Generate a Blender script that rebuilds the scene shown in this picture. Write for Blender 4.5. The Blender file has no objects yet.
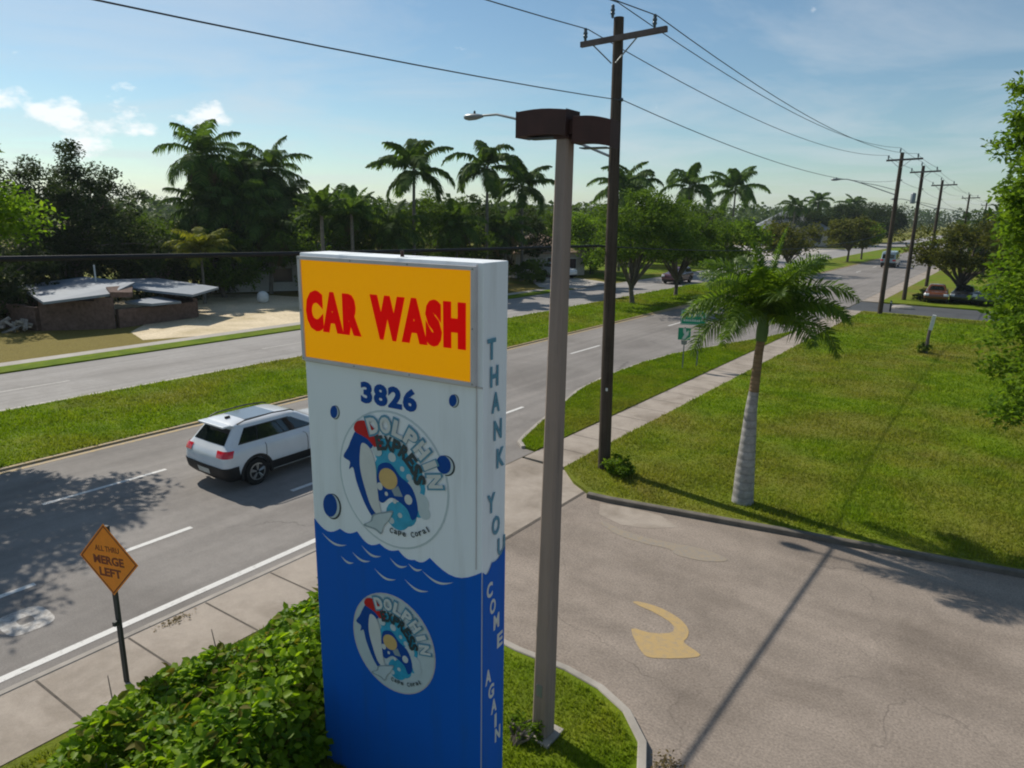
import bpy, bmesh, math, random
import numpy as np
from mathutils import Vector, Matrix
R_ = math.radians
scn = bpy.context.scene

# ------------------------------------------------------------------ camera
CAM_H = 7.0; F_PX = 700.0
pitch = math.atan(171/700.0); yaw = R_(35.8328); roll = R_(0.9)
cd = bpy.data.cameras.new('camera'); cam = bpy.data.objects.new('camera', cd)
scn.collection.objects.link(cam); scn.camera = cam
cd.sensor_width = 36.0; cd.lens = 36.0*F_PX/1024.0
cd.clip_start = 0.05; cd.clip_end = 6000
fw = Vector((-math.sin(yaw)*math.cos(pitch), math.cos(yaw)*math.cos(pitch), -math.sin(pitch)))
rt = Vector((math.cos(yaw), math.sin(yaw), 0)); up = rt.cross(fw)
r2 = math.cos(roll)*rt + math.sin(roll)*up; u2 = -math.sin(roll)*rt + math.cos(roll)*up
M = Matrix((r2, u2, -fw)).transposed().to_4x4(); M.translation = Vector((0, 0, CAM_H))
cam.matrix_world = M

# ------------------------------------------------------------------ light
SUN_EL = R_(42.8); SD = Vector((-0.990, 0.143, 0)).normalized()
SUN = Vector((SD.x*math.cos(SUN_EL), SD.y*math.cos(SUN_EL), math.sin(SUN_EL)))
sl = bpy.data.lights.new('sun', 'SUN'); so = bpy.data.objects.new('sun', sl); scn.collection.objects.link(so)
sl.energy = 4.2; sl.angle = R_(0.55); sl.color = (1.0, 0.93, 0.82)
so.rotation_euler = SUN.to_track_quat('Z', 'Y').to_euler()
scn.view_settings.view_transform = 'Standard'; scn.view_settings.look = 'None'
scn.view_settings.exposure = 0.16; scn.view_settings.gamma = 1.0
scn.view_settings.use_curve_mapping = False
scn.cycles.use_denoising = True
scn.cycles.max_bounces = 6
scn.cycles.filter_width = 2.0
scn.cycles.transparent_max_bounces = 8

w = bpy.data.worlds.new("World"); scn.world = w; w.use_nodes = True
nt = w.node_tree; N = nt.nodes; LK = nt.links
for n in list(N): N.remove(n)
wo = N.new('ShaderNodeOutputWorld'); bg = N.new('ShaderNodeBackground'); bg.inputs[1].default_value = 0.095
sky = N.new('ShaderNodeTexSky'); sky.sky_type = 'NISHITA'; sky.sun_disc = False
sky.sun_elevation = SUN_EL; sky.sun_rotation = math.atan2(SUN.x, SUN.y)
sky.air_density = 1.0; sky.dust_density = 0.25; sky.ozone_density = 3.0
tc = N.new('ShaderNodeTexCoord')
def wmath(op, a, b=None, c=None):
    m = N.new('ShaderNodeMath'); m.operation = op
    for i, v in enumerate((a, b, c)):
        if v is None: continue
        if isinstance(v, (int, float)): m.inputs[i].default_value = v
        else: LK.new(v, m.inputs[i])
    return m.outputs[0]
sep = N.new('ShaderNodeSeparateXYZ'); LK.new(tc.outputs['Generated'], sep.inputs[0])
den = wmath('ADD', wmath('MAXIMUM', sep.outputs[2], 0.0), 0.06)
cx = wmath('DIVIDE', sep.outputs[0], den); cy = wmath('DIVIDE', sep.outputs[1], den)
cmb = N.new('ShaderNodeCombineXYZ'); LK.new(cx, cmb.inputs[0]); LK.new(cy, cmb.inputs[1])
# thin high cloud
nz = N.new('ShaderNodeTexNoise'); nz.inputs['Scale'].default_value = 0.55; nz.inputs['Detail'].default_value = 7
nz.inputs['Roughness'].default_value = 0.62; nz.inputs['Distortion'].default_value = 0.6
LK.new(cmb.outputs[0], nz.inputs['Vector'])
cr = N.new('ShaderNodeMapRange'); cr.inputs[1].default_value = 0.44; cr.inputs[2].default_value = 0.78
cr.inputs[3].default_value = 0.0; cr.inputs[4].default_value = 0.55; LK.new(nz.outputs[0], cr.inputs[0])
# cumulus low over the horizon, strongest to the left of the view
n2 = N.new('ShaderNodeTexNoise'); n2.inputs['Scale'].default_value = 17.0; n2.inputs['Detail'].default_value = 6
n2.inputs['Roughness'].default_value = 0.55
mp = N.new('ShaderNodeMapping'); mp.inputs['Scale'].default_value = (1, 1, 1.9); mp.inputs['Location'].default_value = (0.35, 0.1, 0.0)
LK.new(tc.outputs['Generated'], mp.inputs[0]); LK.new(mp.outputs[0], n2.inputs['Vector'])
def lobe(az_px_dir, el, wa, we, amp):
    d = Vector(az_px_dir).normalized()
    dot = N.new('ShaderNodeVectorMath'); dot.operation = 'DOT_PRODUCT'
    LK.new(tc.outputs['Generated'], dot.inputs[0]); dot.inputs[1].default_value = (d.y, -d.x, 0)
    a = wmath('DIVIDE', dot.outputs['Value'], wa); a = wmath('MULTIPLY', a, a)
    e = wmath('DIVIDE', wmath('SUBTRACT', sep.outputs[2], el), we); e = wmath('MULTIPLY', e, e)
    front = N.new('ShaderNodeVectorMath'); front.operation = 'DOT_PRODUCT'
    LK.new(tc.outputs['Generated'], front.inputs[0]); front.inputs[1].default_value = (d.x, d.y, 0)
    g = wmath('POWER', 2.718, wmath('MULTIPLY', wmath('ADD', a, e), -1.0))
    return wmath('MULTIPLY', wmath('MULTIPLY', g, amp), wmath('GREATER_THAN', front.outputs['Value'], 0.0))
l1 = lobe((-0.935, 0.355, 0), 0.105, 0.14, 0.045, 0.31)
l2 = lobe((-0.89, 0.456, 0), 0.06, 0.07, 0.025, 0.12)
l3 = lobe((-0.855, 0.52, 0), 0.11, 0.03, 0.018, 0.20)
s = wmath('ADD', n2.outputs[0], wmath('ADD', l1, wmath('ADD', l2, l3)))
c2 = N.new('ShaderNodeMapRange'); c2.inputs[1].default_value = 0.72; c2.inputs[2].default_value = 0.84
c2.inputs[3].default_value = 0.0; c2.inputs[4].default_value = 0.85; LK.new(s, c2.inputs[0])
mx = N.new('ShaderNodeMixRGB'); LK.new(cr.outputs[0], mx.inputs[0])
tint = N.new('ShaderNodeMixRGB'); tint.blend_type = 'MULTIPLY'; tint.inputs[0].default_value = 1.0; tint.inputs[2].default_value = (0.85, 0.94, 0.90, 1)
LK.new(sky.outputs[0], tint.inputs[1]); LK.new(tint.outputs[0], mx.inputs[1])
mx.inputs[2].default_value = (6.6, 7.0, 7.4, 1)
mx2 = N.new('ShaderNodeMixRGB'); LK.new(c2.outputs[0], mx2.inputs[0]); LK.new(mx.outputs[0], mx2.inputs[1])
mx2.inputs[2].default_value = (10.0, 10.2, 10.2, 1)
LK.new(mx2.outputs[0], bg.inputs[0]); LK.new(bg.outputs[0], wo.inputs[0])

# ------------------------------------------------------------------ helpers
COL = scn.collection
def tag(o, label=None, cat=None, group=None, kind=None):
    if label: o['label'] = label
    if cat: o['category'] = cat
    if group: o['group'] = group
    if kind: o['kind'] = kind
    return o
def empty(name, loc=(0, 0, 0), rz=0.0, label=None, cat=None, group=None):
    o = bpy.data.objects.new(name, None); COL.objects.link(o)
    o.location = loc; o.rotation_euler = (0, 0, rz); o.empty_display_size = 0.2
    return tag(o, label, cat, group)
KIDS = {}
def link(name, me, parent=None):
    o = bpy.data.objects.new(name, me); COL.objects.link(o)
    if parent is not None:
        o.parent = parent; KIDS.setdefault(parent, []).append(o)
    return o
def copy_tree(o, parent=None):
    c = o.copy(); COL.objects.link(c)
    if parent is not None:
        c.parent = parent; KIDS.setdefault(parent, []).append(c)
    for ch in KIDS.get(o, []): copy_tree(ch, c)
    return c

def fast_mesh(name, V, Fs, mats, smooth=False, fm=None):
    """V (n,3); Fs (m,k) all faces of one size"""
    V = np.asarray(V, dtype=np.float32); Fs = np.asarray(Fs, dtype=np.int32)
    me = bpy.data.meshes.new(name); m, k = Fs.shape
    me.vertices.add(len(V)); me.vertices.foreach_set('co', V.ravel())
    me.loops.add(m*k); me.loops.foreach_set('vertex_index', Fs.ravel())
    me.polygons.add(m); me.polygons.foreach_set('loop_start', np.arange(0, m*k, k, dtype=np.int32))
    me.polygons.foreach_set('loop_total', np.full(m, k, dtype=np.int32))
    if fm is not None: me.polygons.foreach_set('material_index', np.asarray(fm, dtype=np.int32))
    if smooth: me.polygons.foreach_set('use_smooth', np.ones(m, dtype=bool))
    for mt in (mats if isinstance(mats, (list, tuple)) else [mats]): me.materials.append(mt)
    me.update(calc_edges=True); return me

class MB:
    def __init__(s): s.v = []; s.f = []
    def add(s, V, F):
        b = len(s.v); s.v += [tuple(p) for p in V]; s.f += [tuple(i+b for i in f) for f in F]
    def box(s, c, d, rz=0, mtx=None):
        hx, hy, hz = d[0]/2, d[1]/2, d[2]/2
        P = [Vector((x*hx, y*hy, z*hz)) for z in (-1, 1) for y in (-1, 1) for x in (-1, 1)]
        m = Matrix.Rotation(rz, 3, 'Z') if mtx is None else mtx
        P = [m @ p + Vector(c) for p in P]
        s.add(P, [(0, 2, 3, 1), (4, 5, 7, 6), (0, 1, 5, 4), (2, 6, 7, 3), (0, 4, 6, 2), (1, 3, 7, 5)])
        return s
    def prism(s, poly, z0, z1):
        n = len(poly); a = sum(poly[i][0]*poly[(i+1) % n][1]-poly[(i+1) % n][0]*poly[i][1] for i in range(n))
        if a < 0: poly = poly[::-1]
        V = [(x, y, z0) for x, y in poly]+[(x, y, z1) for x, y in poly]
        F = [tuple(range(n))[::-1], tuple(range(n, 2*n))]+[(i, (i+1) % n, (i+1) % n+n, i+n) for i in range(n)]
        s.add(V, F); return s
    def tube(s, pts, rad, n=10, cap=True):
        pts = [Vector(p) for p in pts]
        if not isinstance(rad, (list, tuple)): rad = [rad]*len(pts)
        V = []; F = []; pu = None
        for i, p in enumerate(pts):
            t = (pts[min(i+1, len(pts)-1)]-pts[max(i-1, 0)]).normalized()
            if pu is None:
                pu = Vector((0, 0, 1)) if abs(t.z) < .9 else Vector((1, 0, 0))
            a = t.cross(pu).normalized(); b = a.cross(t).normalized(); pu = b
            for k in range(n):
                g = 2*math.pi*k/n; V.append(p+(a*math.cos(g)+b*math.sin(g))*rad[i])
        for i in range(len(pts)-1):
            for k in range(n):
                F.append((i*n+k, i*n+(k+1) % n, (i+1)*n+(k+1) % n, (i+1)*n+k))
        if cap:
            F.append(tuple(range(n))[::-1]); L = (len(pts)-1)*n; F.append(tuple(range(L, L+n)))
        s.add(V, F); return s
    def lathe(s, prof, c=(0, 0, 0), n=20, axis='Z'):
        V = []; F = []
        for r, z in prof:
            for k in range(n):
                g = 2*math.pi*k/n
                p = (r*math.cos(g), r*math.sin(g), z)
                if axis == 'X': p = (z, r*math.cos(g), r*math.sin(g))
                if axis == 'Y': p = (r*math.sin(g), z, r*math.cos(g))
                V.append((p[0]+c[0], p[1]+c[1], p[2]+c[2]))
        for i in range(len(prof)-1):
            for k in range(n): F.append((i*n+k, i*n+(k+1) % n, (i+1)*n+(k+1) % n, (i+1)*n+k))
        F.append(tuple(range(n))[::-1]); L = (len(prof)-1)*n; F.append(tuple(range(L, L+n)))
        s.add(V, F); return s
    def mesh(s, name, mat, smooth=None, bevel=0.0):
        me = bpy.data.meshes.new(name); me.from_pydata(s.v, [], s.f)
        bm = bmesh.new(); bm.from_mesh(me)
        if bevel > 0:
            bmesh.ops.bevel(bm, geom=bm.edges[:], offset=bevel, segments=2, affect='EDGES', profile=0.6, clamp_overlap=True)
        bmesh.ops.recalc_face_normals(bm, faces=bm.faces[:]); bm.to_mesh(me); bm.free()
        for mt in (mat if isinstance(mat, (list, tuple)) else [mat]): me.materials.append(mt)
        if smooth is not None:
            me.polygons.foreach_set('use_smooth', np.ones(len(me.polygons), dtype=bool))
            me.set_sharp_from_angle(angle=R_(smooth))
        me.update(); return me
    def build(s, name, mat, parent=None, smooth=None, bevel=0.0):
        return link(name, s.mesh(name, mat, smooth, bevel), parent)

# ------------------------------------------------------------------ materials
MATS = {}
def nmat(name):
    m = bpy.data.materials.new(name); m.use_nodes = True
    return m, m.node_tree.nodes, m.node_tree.links, m.node_tree.nodes['Principled BSDF']
def ramp(N_, L_, src, stops):
    r = N_.new('ShaderNodeValToRGB'); el = r.color_ramp.elements
    while len(el) > 1: el.remove(el[-1])
    el[0].position = stops[0][0]; el[0].color = (*stops[0][1], 1)
    for p, c in stops[1:]:
        e = el.new(p); e.color = (*c, 1)
    L_.new(src, r.inputs[0]); return r.outputs[0]
def noise(N_, L_, scale, detail=4, rough=0.55, vec=None, dist=0.0, stretch=None):
    n = N_.new('ShaderNodeTexNoise'); n.inputs['Scale'].default_value = scale
    n.inputs['Detail'].default_value = detail; n.inputs['Roughness'].default_value = rough; n.inputs['Distortion'].default_value = dist
    if vec is None:
        g = N_.new('ShaderNodeNewGeometry'); vec = g.outputs['Position']
    if stretch:
        mp_ = N_.new('ShaderNodeMapping'); mp_.inputs['Scale'].default_value = stretch; L_.new(vec, mp_.inputs[0]); vec = mp_.outputs[0]
    L_.new(vec, n.inputs['Vector']); return n.outputs[0]
def mixc(N_, L_, f, a, b, mode='MIX'):
    m = N_.new('ShaderNodeMixRGB'); m.blend_type = mode
    for i, v in ((0, f), (1, a), (2, b)):
        if isinstance(v, (int, float)): m.inputs[i].default_value = v
        elif isinstance(v, tuple): m.inputs[i].default_value = (*v, 1)
        else: L_.new(v, m.inputs[i])
    return m.outputs[0]
def rng_(N_, L_, src, a, b, c, d):
    m = N_.new('ShaderNodeMapRange'); L_.new(src, m.inputs[0])
    for i, v in enumerate((a, b, c, d)): m.inputs[i+1].default_value = v
    return m.outputs[0]
def bump(N_, L_, P_, h, strength=0.3, dist=0.02):
    b = N_.new('ShaderNodeBump'); b.inputs['Strength'].default_value = strength; b.inputs['Distance'].default_value = dist
    L_.new(h, b.inputs['Height']); L_.new(b.outputs[0], P_.inputs['Normal'])
def simple(name, col, rough=0.6, metal=0.0, var=0.18, scale=6.0, bmp=0.0, spec=0.4, coat=0.0):
    if name in MATS: return MATS[name]
    m, N_, L_, P_ = nmat(name)
    n1 = noise(N_, L_, scale, 5, 0.6)
    c = ramp(N_, L_, n1, [(0.25, tuple(x*(1-var) for x in col)), (0.75, tuple(min(1, x*(1+var)) for x in col))])
    L_.new(c, P_.inputs['Base Color']); P_.inputs['Roughness'].default_value = rough; P_.inputs['Metallic'].default_value = metal
    P_.inputs['Specular IOR Level'].default_value = spec; P_.inputs['Coat Weight'].default_value = coat
    if bmp: bump(N_, L_, P_, noise(N_, L_, scale*6, 4), bmp, 0.01)
    MATS[name] = m; return m
def foliage(name, dark, light, trans=0.35, rough=0.7, tcol=None, spec=0.1):
    m, N_, L_, P_ = nmat(name)
    g = N_.new('ShaderNodeNewGeometry'); oi = N_.new('ShaderNodeObjectInfo')
    nz_ = noise(N_, L_, 0.9, 3)
    a = N_.new('ShaderNodeMath'); a.operation = 'ADD'; L_.new(g.outputs['Random Per Island'], a.inputs[0]); L_.new(nz_, a.inputs[1])
    b = N_.new('ShaderNodeMath'); b.operation = 'MULTIPLY'; L_.new(a.outputs[0], b.inputs[0]); b.inputs[1].default_value = 0.55
    c = ramp(N_, L_, b.outputs[0], [(0.15, dark), (0.85, light)])
    h = N_.new('ShaderNodeHueSaturation'); L_.new(c, h.inputs['Color'])
    L_.new(rng_(N_, L_, oi.outputs['Random'], 0, 1, 0.8, 1.2), h.inputs['Value'])
    L_.new(h.outputs[0], P_.inputs['Base Color']); P_.inputs['Roughness'].default_value = rough; P_.inputs['Specular IOR Level'].default_value = spec
    t = N_.new('ShaderNodeBsdfTranslucent'); 
    tt = mixc(N_, L_, 1.0, h.outputs[0], tcol or (1.5, 1.5, 0.6), 'MULTIPLY'); L_.new(tt, t.inputs[0])
    mx_ = N_.new('ShaderNodeMixShader'); mx_.inputs[0].default_value = trans
    L_.new(P_.outputs[0], mx_.inputs[1]); L_.new(t.outputs[0], mx_.inputs[2])
    L_.new(mx_.outputs[0], N_['Material Output'].inputs[0])
    MATS[name] = m; return m

def grass_color(N_, L_, dry=0.0):
    big = noise(N_, L_, 0.16, 5, 0.6, dist=0.4); med = noise(N_, L_, 1.1, 5, 0.65); fine = noise(N_, L_, 14, 4, 0.7)
    c1 = ramp(N_, L_, med, [(0.25, (0.064, 0.120, 0.004)), (0.52, (0.122, 0.185, 0.006)), (0.78, (0.190, 0.232, 0.014))])
    brown = ramp(N_, L_, fine, [(0.3, (0.15, 0.105, 0.03)), (0.7, (0.25, 0.18, 0.06))])
    f = rng_(N_, L_, big, 0.46-dry, 0.70-dry, 0.0, 0.55+dry*0.6)
    c2 = mixc(N_, L_, f, c1, brown)
    f2 = rng_(N_, L_, fine, 0.3, 0.7, 0.88, 1.12)
    cc = N_.new('ShaderNodeCombineXYZ')
    for i in range(3): L_.new(f2, cc.inputs[i])
    return mixc(N_, L_, 1.0, c2, cc.outputs[0], 'MULTIPLY'), fine
def make_grass(name, dry):
    m, N_, L_, P_ = nmat(name); c, f = grass_color(N_, L_, dry)
    L_.new(c, P_.inputs['Base Color']); P_.inputs['Roughness'].default_value = 0.9; P_.inputs['Specular IOR Level'].default_value = 0.1
    bump(N_, L_, P_, noise(N_, L_, 9, 6, 0.7), 0.9, 0.05); MATS[name] = m; return m
def make_blades(name, dry):
    m, N_, L_, P_ = nmat(name); c, f = grass_color(N_, L_, dry)
    g = N_.new('ShaderNodeNewGeometry')
    h = N_.new('ShaderNodeHueSaturation'); L_.new(c, h.inputs['Color']); L_.new(rng_(N_, L_, g.outputs['Random Per Island'], 0, 1, 1.05, 1.55), h.inputs['Value'])
    L_.new(h.outputs[0], P_.inputs['Base Color']); P_.inputs['Roughness'].default_value = 0.7; P_.inputs['Specular IOR Level'].default_value = 0.15
    t = N_.new('ShaderNodeBsdfTranslucent'); L_.new(mixc(N_, L_, 1.0, h.outputs[0], (1.35, 1.35, 0.8), 'MULTIPLY'), t.inputs[0])
    mx_ = N_.new('ShaderNodeMixShader'); mx_.inputs[0].default_value = 0.45
    L_.new(P_.outputs[0], mx_.inputs[1]); L_.new(t.outputs[0], mx_.inputs[2]); L_.new(mx_.outputs[0], N_['Material Output'].inputs[0])
    MATS[name] = m; return m
make_grass('lawn', 0.0); make_grass('field', 0.05); make_grass('rough_ground', 0.16)
make_blades('blades', 0.0); make_blades('blades_field', 0.05)

def pavement(name, base, dirt, streak=None, crack=0.0, spot=0.16, stain_scale=0.5, grain=38):
    m, N_, L_, P_ = nmat(name)
    g = N_.new('ShaderNodeNewGeometry')
    n1 = noise(N_, L_, stain_scale, 6, 0.62, dist=0.5); n2 = noise(N_, L_, grain, 3, 0.7); n3 = noise(N_, L_, 4.0, 5, 0.65)
    c = ramp(N_, L_, n1, [(0.3, dirt), (0.55, base), (0.8, tuple(x*1.12 for x in base))])
    v = rng_(N_, L_, n2, 0.3, 0.7, 1-spot, 1+spot); v2 = rng_(N_, L_, n3, 0.3, 0.7, 0.92, 1.06)
    mm = N_.new('ShaderNodeMath'); mm.operation = 'MULTIPLY'; L_.new(v, mm.inputs[0]); L_.new(v2, mm.inputs[1]); fac = mm.outputs[0]
    if streak:
        n4 = noise(N_, L_, 1.0, 4, 0.5, stretch=streak); s_ = rng_(N_, L_, n4, 0.3, 0.7, 0.84, 1.10)
        m3 = N_.new('ShaderNodeMath'); m3.operation = 'MULTIPLY'; L_.new(fac, m3.inputs[0]); L_.new(s_, m3.inputs[1]); fac = m3.outputs[0]
    if crack:
        vo = N_.new('ShaderNodeTexVoronoi'); vo.feature = 'DISTANCE_TO_EDGE'; vo.inputs['Scale'].default_value = crack
        wn = N_.new('ShaderNodeTexNoise'); wn.inputs['Scale'].default_value = 1.6; wn.inputs['Detail'].default_value = 6; L_.new(g.outputs['Position'], wn.inputs['Vector'])
        va = N_.new('ShaderNodeVectorMath'); va.operation = 'MULTIPLY_ADD'; L_.new(wn.outputs['Color'], va.inputs[0]); va.inputs[1].default_value = (0.9, 0.9, 0); L_.new(g.outputs['Position'], va.inputs[2])
        L_.new(va.outputs[0], vo.inputs['Vector'])
        cf = rng_(N_, L_, vo.outputs[0], 0.0, 0.006*crack/0.3, 1, 0)
        gate = rng_(N_, L_, noise(N_, L_, 0.35, 3), 0.45, 0.60, 0.0, 0.6)
        cg = N_.new('ShaderNodeMath'); cg.operation = 'MULTIPLY'; L_.new(cf, cg.inputs[0]); L_.new(gate, cg.inputs[1])
        c = mixc(N_, L_, cg.outputs[0], c, tuple(x*0.35 for x in base))
    cc = N_.new('ShaderNodeCombineXYZ')
    for i in range(3): L_.new(fac, cc.inputs[i])
    c = mixc(N_, L_, 1.0, c, cc.outputs[0], 'MULTIPLY')
    L_.new(c, P_.inputs['Base Color']); P_.inputs['Roughness'].default_value = 0.85; P_.inputs['Specular IOR Level'].default_value = 0.3
    bump(N_, L_, P_, n2, 0.35, 0.006); MATS[name] = m; return m
pavement('road_asphalt', (0.235, 0.216, 0.198), (0.170, 0.155, 0.141), streak=(2.2, 0.05, 1), crack=0.22, stain_scale=0.22)
pavement('far_road_asphalt', (0.30, 0.285, 0.27), (0.24, 0.225, 0.21), streak=(2.0, 0.04, 1), crack=0.0, stain_scale=0.25)
pavement('drive_asphalt', (0.270, 0.225, 0.186), (0.195, 0.160, 0.130), streak=(0.22, 1.3, 1), crack=0.26, stain_scale=0.45, spot=0.30, grain=26)
pavement('sidewalk_concrete', (0.35, 0.30, 0.25), (0.23, 0.192, 0.152), stain_scale=0.8, spot=0.08)
pavement('dark_asphalt', (0.075, 0.08, 0.085), (0.055, 0.058, 0.062), stain_scale=0.4)
pavement('pale_pavement', (0.42, 0.39, 0.35), (0.33, 0.30, 0.26), stain_scale=0.2)
pavement('sand', (0.66, 0.55, 0.38), (0.42, 0.34, 0.19), stain_scale=0.25, spot=0.15, grain=8)
simple('kerb_dirty', (0.13, 0.115, 0.095), 0.9, var=0.35, scale=3, bmp=0.5)
simple('kerb_concrete', (0.34, 0.31, 0.27), 0.9, var=0.25, scale=2, bmp=0.4)
simple('joint', (0.10, 0.085, 0.07), 0.95, var=0.3, scale=9)
def paint_mark(name, col, wear, soft=0.13):
    m, N_, L_, P_ = nmat(name)
    n1 = noise(N_, L_, 9, 6, 0.7)
    f = rng_(N_, L_, n1, wear-soft, wear+soft, 1.0, 0.0)
    L_.new(mixc(N_, L_, f, col, (0.23, 0.21, 0.19)), P_.inputs['Base Color']); P_.inputs['Roughness'].default_value = 0.75; MATS[name] = m
paint_mark('white_line', (0.62, 0.61, 0.58), 0.33)
paint_mark('white_worn', (0.5, 0.48, 0.45), 0.48)
paint_mark('yellow_line', (0.42, 0.29, 0.10), 0.46)
paint_mark('arrow_yellow', (0.42, 0.29, 0.12), 0.30, 0.25)
paint_mark('arrow_faded', (0.31, 0.24, 0.155), 0.50, 0.2)

def glossy(name, col, rough=0.25, metal=0.0, coat=0.5, var=0.05):
    return simple(name, col, rough, metal, var, 3.0, 0, 0.5, coat)
simple('sign_white', (0.68, 0.745, 0.78), 0.75, spec=0.12, var=0.07, scale=1.6, coat=0.1)
simple('sign_blue', (0.004, 0.092, 0.42), 0.75, spec=0.12, var=0.14, scale=1.2, coat=0.1)
simple('sign_yellow', (0.92, 0.43, 0.0), 0.75, spec=0.12, var=0.05, scale=1.5)
simple('sign_red_plain', (0.5, 0.01, 0.01), 0.7)
simple('sign_red', (0.85, 0.004, 0.003), 0.75, spec=0.12, var=0.05)
simple('sign_navy', (0.010, 0.070, 0.30), 0.75, spec=0.12, var=0.08)
simple('sign_teal', (0.10, 0.27, 0.38), 0.5, var=0.12, scale=12)
simple('sign_cyan', (0.03, 0.34, 0.52), 0.5, var=0.25, scale=8)
simple('sign_pale', (0.50, 0.58, 0.60), 0.5, var=0.06)
simple('sign_gray', (0.26, 0.33, 0.36), 0.5, var=0.06)
simple('sign_dark', (0.03, 0.05, 0.06), 0.5, var=0.06)
simple('sign_tan', (0.62, 0.42, 0.16), 0.5, var=0.1)
simple('sign_frame', (0.52, 0.50, 0.50), 0.4, var=0.12, scale=4)
simple('concrete_pole', (0.25, 0.20, 0.17), 0.85, var=0.16, scale=2.2, bmp=0.4)
simple('rust_brown', (0.045, 0.018, 0.014), 0.7, var=0.3, scale=5)
simple('lamp_lens', (0.5, 0.5, 0.48), 0.3, var=0.05)
simple('wood_pole', (0.045, 0.037, 0.030), 0.9, var=0.4, scale=3.0, bmp=0.6)
simple('wood_gray', (0.11, 0.09, 0.085), 0.9, var=0.3, scale=5, bmp=0.4)
simple('insulator', (0.06, 0.09, 0.11), 0.3, var=0.1)
simple('galvanised', (0.22, 0.24, 0.25), 0.45, 0.6, var=0.12, scale=6)
simple('wire_black', (0.012, 0.012, 0.013), 0.6, var=0.1)
simple('wire_gray', (0.05, 0.05, 0.055), 0.5, 0.3, var=0.1)
simple('orange_sign', (0.95, 0.27, 0.010), 0.5, var=0.10, scale=8)
simple('orange_dark', (0.22, 0.045, 0.015), 0.6, var=0.1)
simple('post_dark', (0.045, 0.05, 0.05), 0.6, 0.3, var=0.2)
simple('green_sign', (0.004, 0.27, 0.15), 0.5, var=0.1, scale=8)
make_grass('dry_grass', 0.42)
simple('sign_letter_white', (0.6, 0.62, 0.6), 0.5, var=0.05)
glossy('car_white', (0.66, 0.69, 0.72)); glossy('car_maroon', (0.10, 0.035, 0.045)); glossy('car_dark', (0.02, 0.023, 0.028))
glossy('car_gray', (0.10, 0.115, 0.13)); glossy('car_silver', (0.35, 0.37, 0.38)); glossy('car_orange', (0.13, 0.045, 0.02)); glossy('car_teal', (0.30, 0.38, 0.42))
simple('car_black_plastic', (0.014, 0.014, 0.015), 0.55, var=0.15); simple('tyre', (0.012, 0.012, 0.012), 0.85, var=0.2)
glossy('car_glass', (0.010, 0.014, 0.017), 0.06, 0, 1.0); simple('rim', (0.42, 0.42, 0.41), 0.35, 0.8, var=0.1)
glossy('tail_red', (0.62, 0.008, 0.020), 0.15); glossy('lamp_clear', (0.55, 0.57, 0.58), 0.1); simple('plate', (0.5, 0.5, 0.46), 0.4, var=0.1)
glossy('roof_panel', (0.20, 0.24, 0.28), 0.15, 0.2)
simple('brick', (0.13, 0.082, 0.065), 0.9, var=0.5, scale=5, bmp=0.5); simple('metal_roof', (0.20, 0.235, 0.275), 0.7, 0.0, var=0.15, scale=1)
simple('debris', (0.30, 0.27, 0.24), 0.9, var=0.6, scale=4); simple('stucco', (0.40, 0.36, 0.31), 0.9, var=0.15); simple('stucco_white', (0.55, 0.55, 0.53), 0.9, var=0.12)
simple('tile_roof', (0.28, 0.20, 0.14), 0.85, var=0.3, scale=3); simple('gray_roof', (0.20, 0.22, 0.23), 0.85, var=0.2, scale=1); simple('window_dark', (0.02, 0.025, 0.03), 0.15, var=0.1)
simple('tank_white', (0.62, 0.62, 0.6), 0.5, var=0.1); simple('rock', (0.3, 0.26, 0.2), 0.9, var=0.4, bmp=0.6)

def streaked(name, base, dirt, rough, stretch=(5, 5, 0.35), lo=0.50, hi=0.80, amt=0.5):
    m, N_, L_, P_ = nmat(name); a = noise(N_, L_, 1.0, 6, 0.65, stretch=stretch); b = noise(N_, L_, 1.4, 4, 0.6)
    mm = N_.new('ShaderNodeMath'); mm.operation = 'MULTIPLY'; L_.new(rng_(N_, L_, a, lo, hi, 0, amt), mm.inputs[0]); L_.new(rng_(N_, L_, b, 0.35, 0.65, 0.2, 1.0), mm.inputs[1])
    c = mixc(N_, L_, mm.outputs[0], base, dirt)
    c = mixc(N_, L_, rng_(N_, L_, noise(N_, L_, 0.9, 3), 0.3, 0.7, 0.0, 0.14), c, tuple(x*0.72 for x in base))
    L_.new(c, P_.inputs['Base Color']); P_.inputs['Roughness'].default_value = rough; P_.inputs['Specular IOR Level'].default_value = 0.15; MATS[name] = m
streaked('sign_white', (0.80, 0.84, 0.86), (0.40, 0.40, 0.37), 0.7, amt=0.55)
streaked('sign_blue', (0.004, 0.115, 0.52), (0.02, 0.09, 0.22), 0.65, amt=0.6)
streaked('sign_yellow', (1.0, 0.42, 0.0), (0.8, 0.36, 0.02), 0.7, amt=0.25)
for nm_, ec_, es_ in (('sign_yellow', (1.0, 0.40, 0.0, 1), 0.24), ('sign_red', (0.9, 0.0, 0.0, 1), 0.18)):   # glow added to brighten the top panel and red letters, as if backlit
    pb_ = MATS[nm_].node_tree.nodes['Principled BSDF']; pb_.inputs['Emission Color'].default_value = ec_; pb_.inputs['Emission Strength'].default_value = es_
streaked('wood_pole', (0.085, 0.066, 0.050), (0.025, 0.020, 0.016), 0.9, stretch=(16, 16, 0.5), lo=0.40, hi=0.62, amt=0.9)
streaked('concrete_pole', (0.27, 0.215, 0.18), (0.12, 0.10, 0.085), 0.9, stretch=(9, 9, 0.4), lo=0.45, hi=0.75, amt=0.75)
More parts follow.
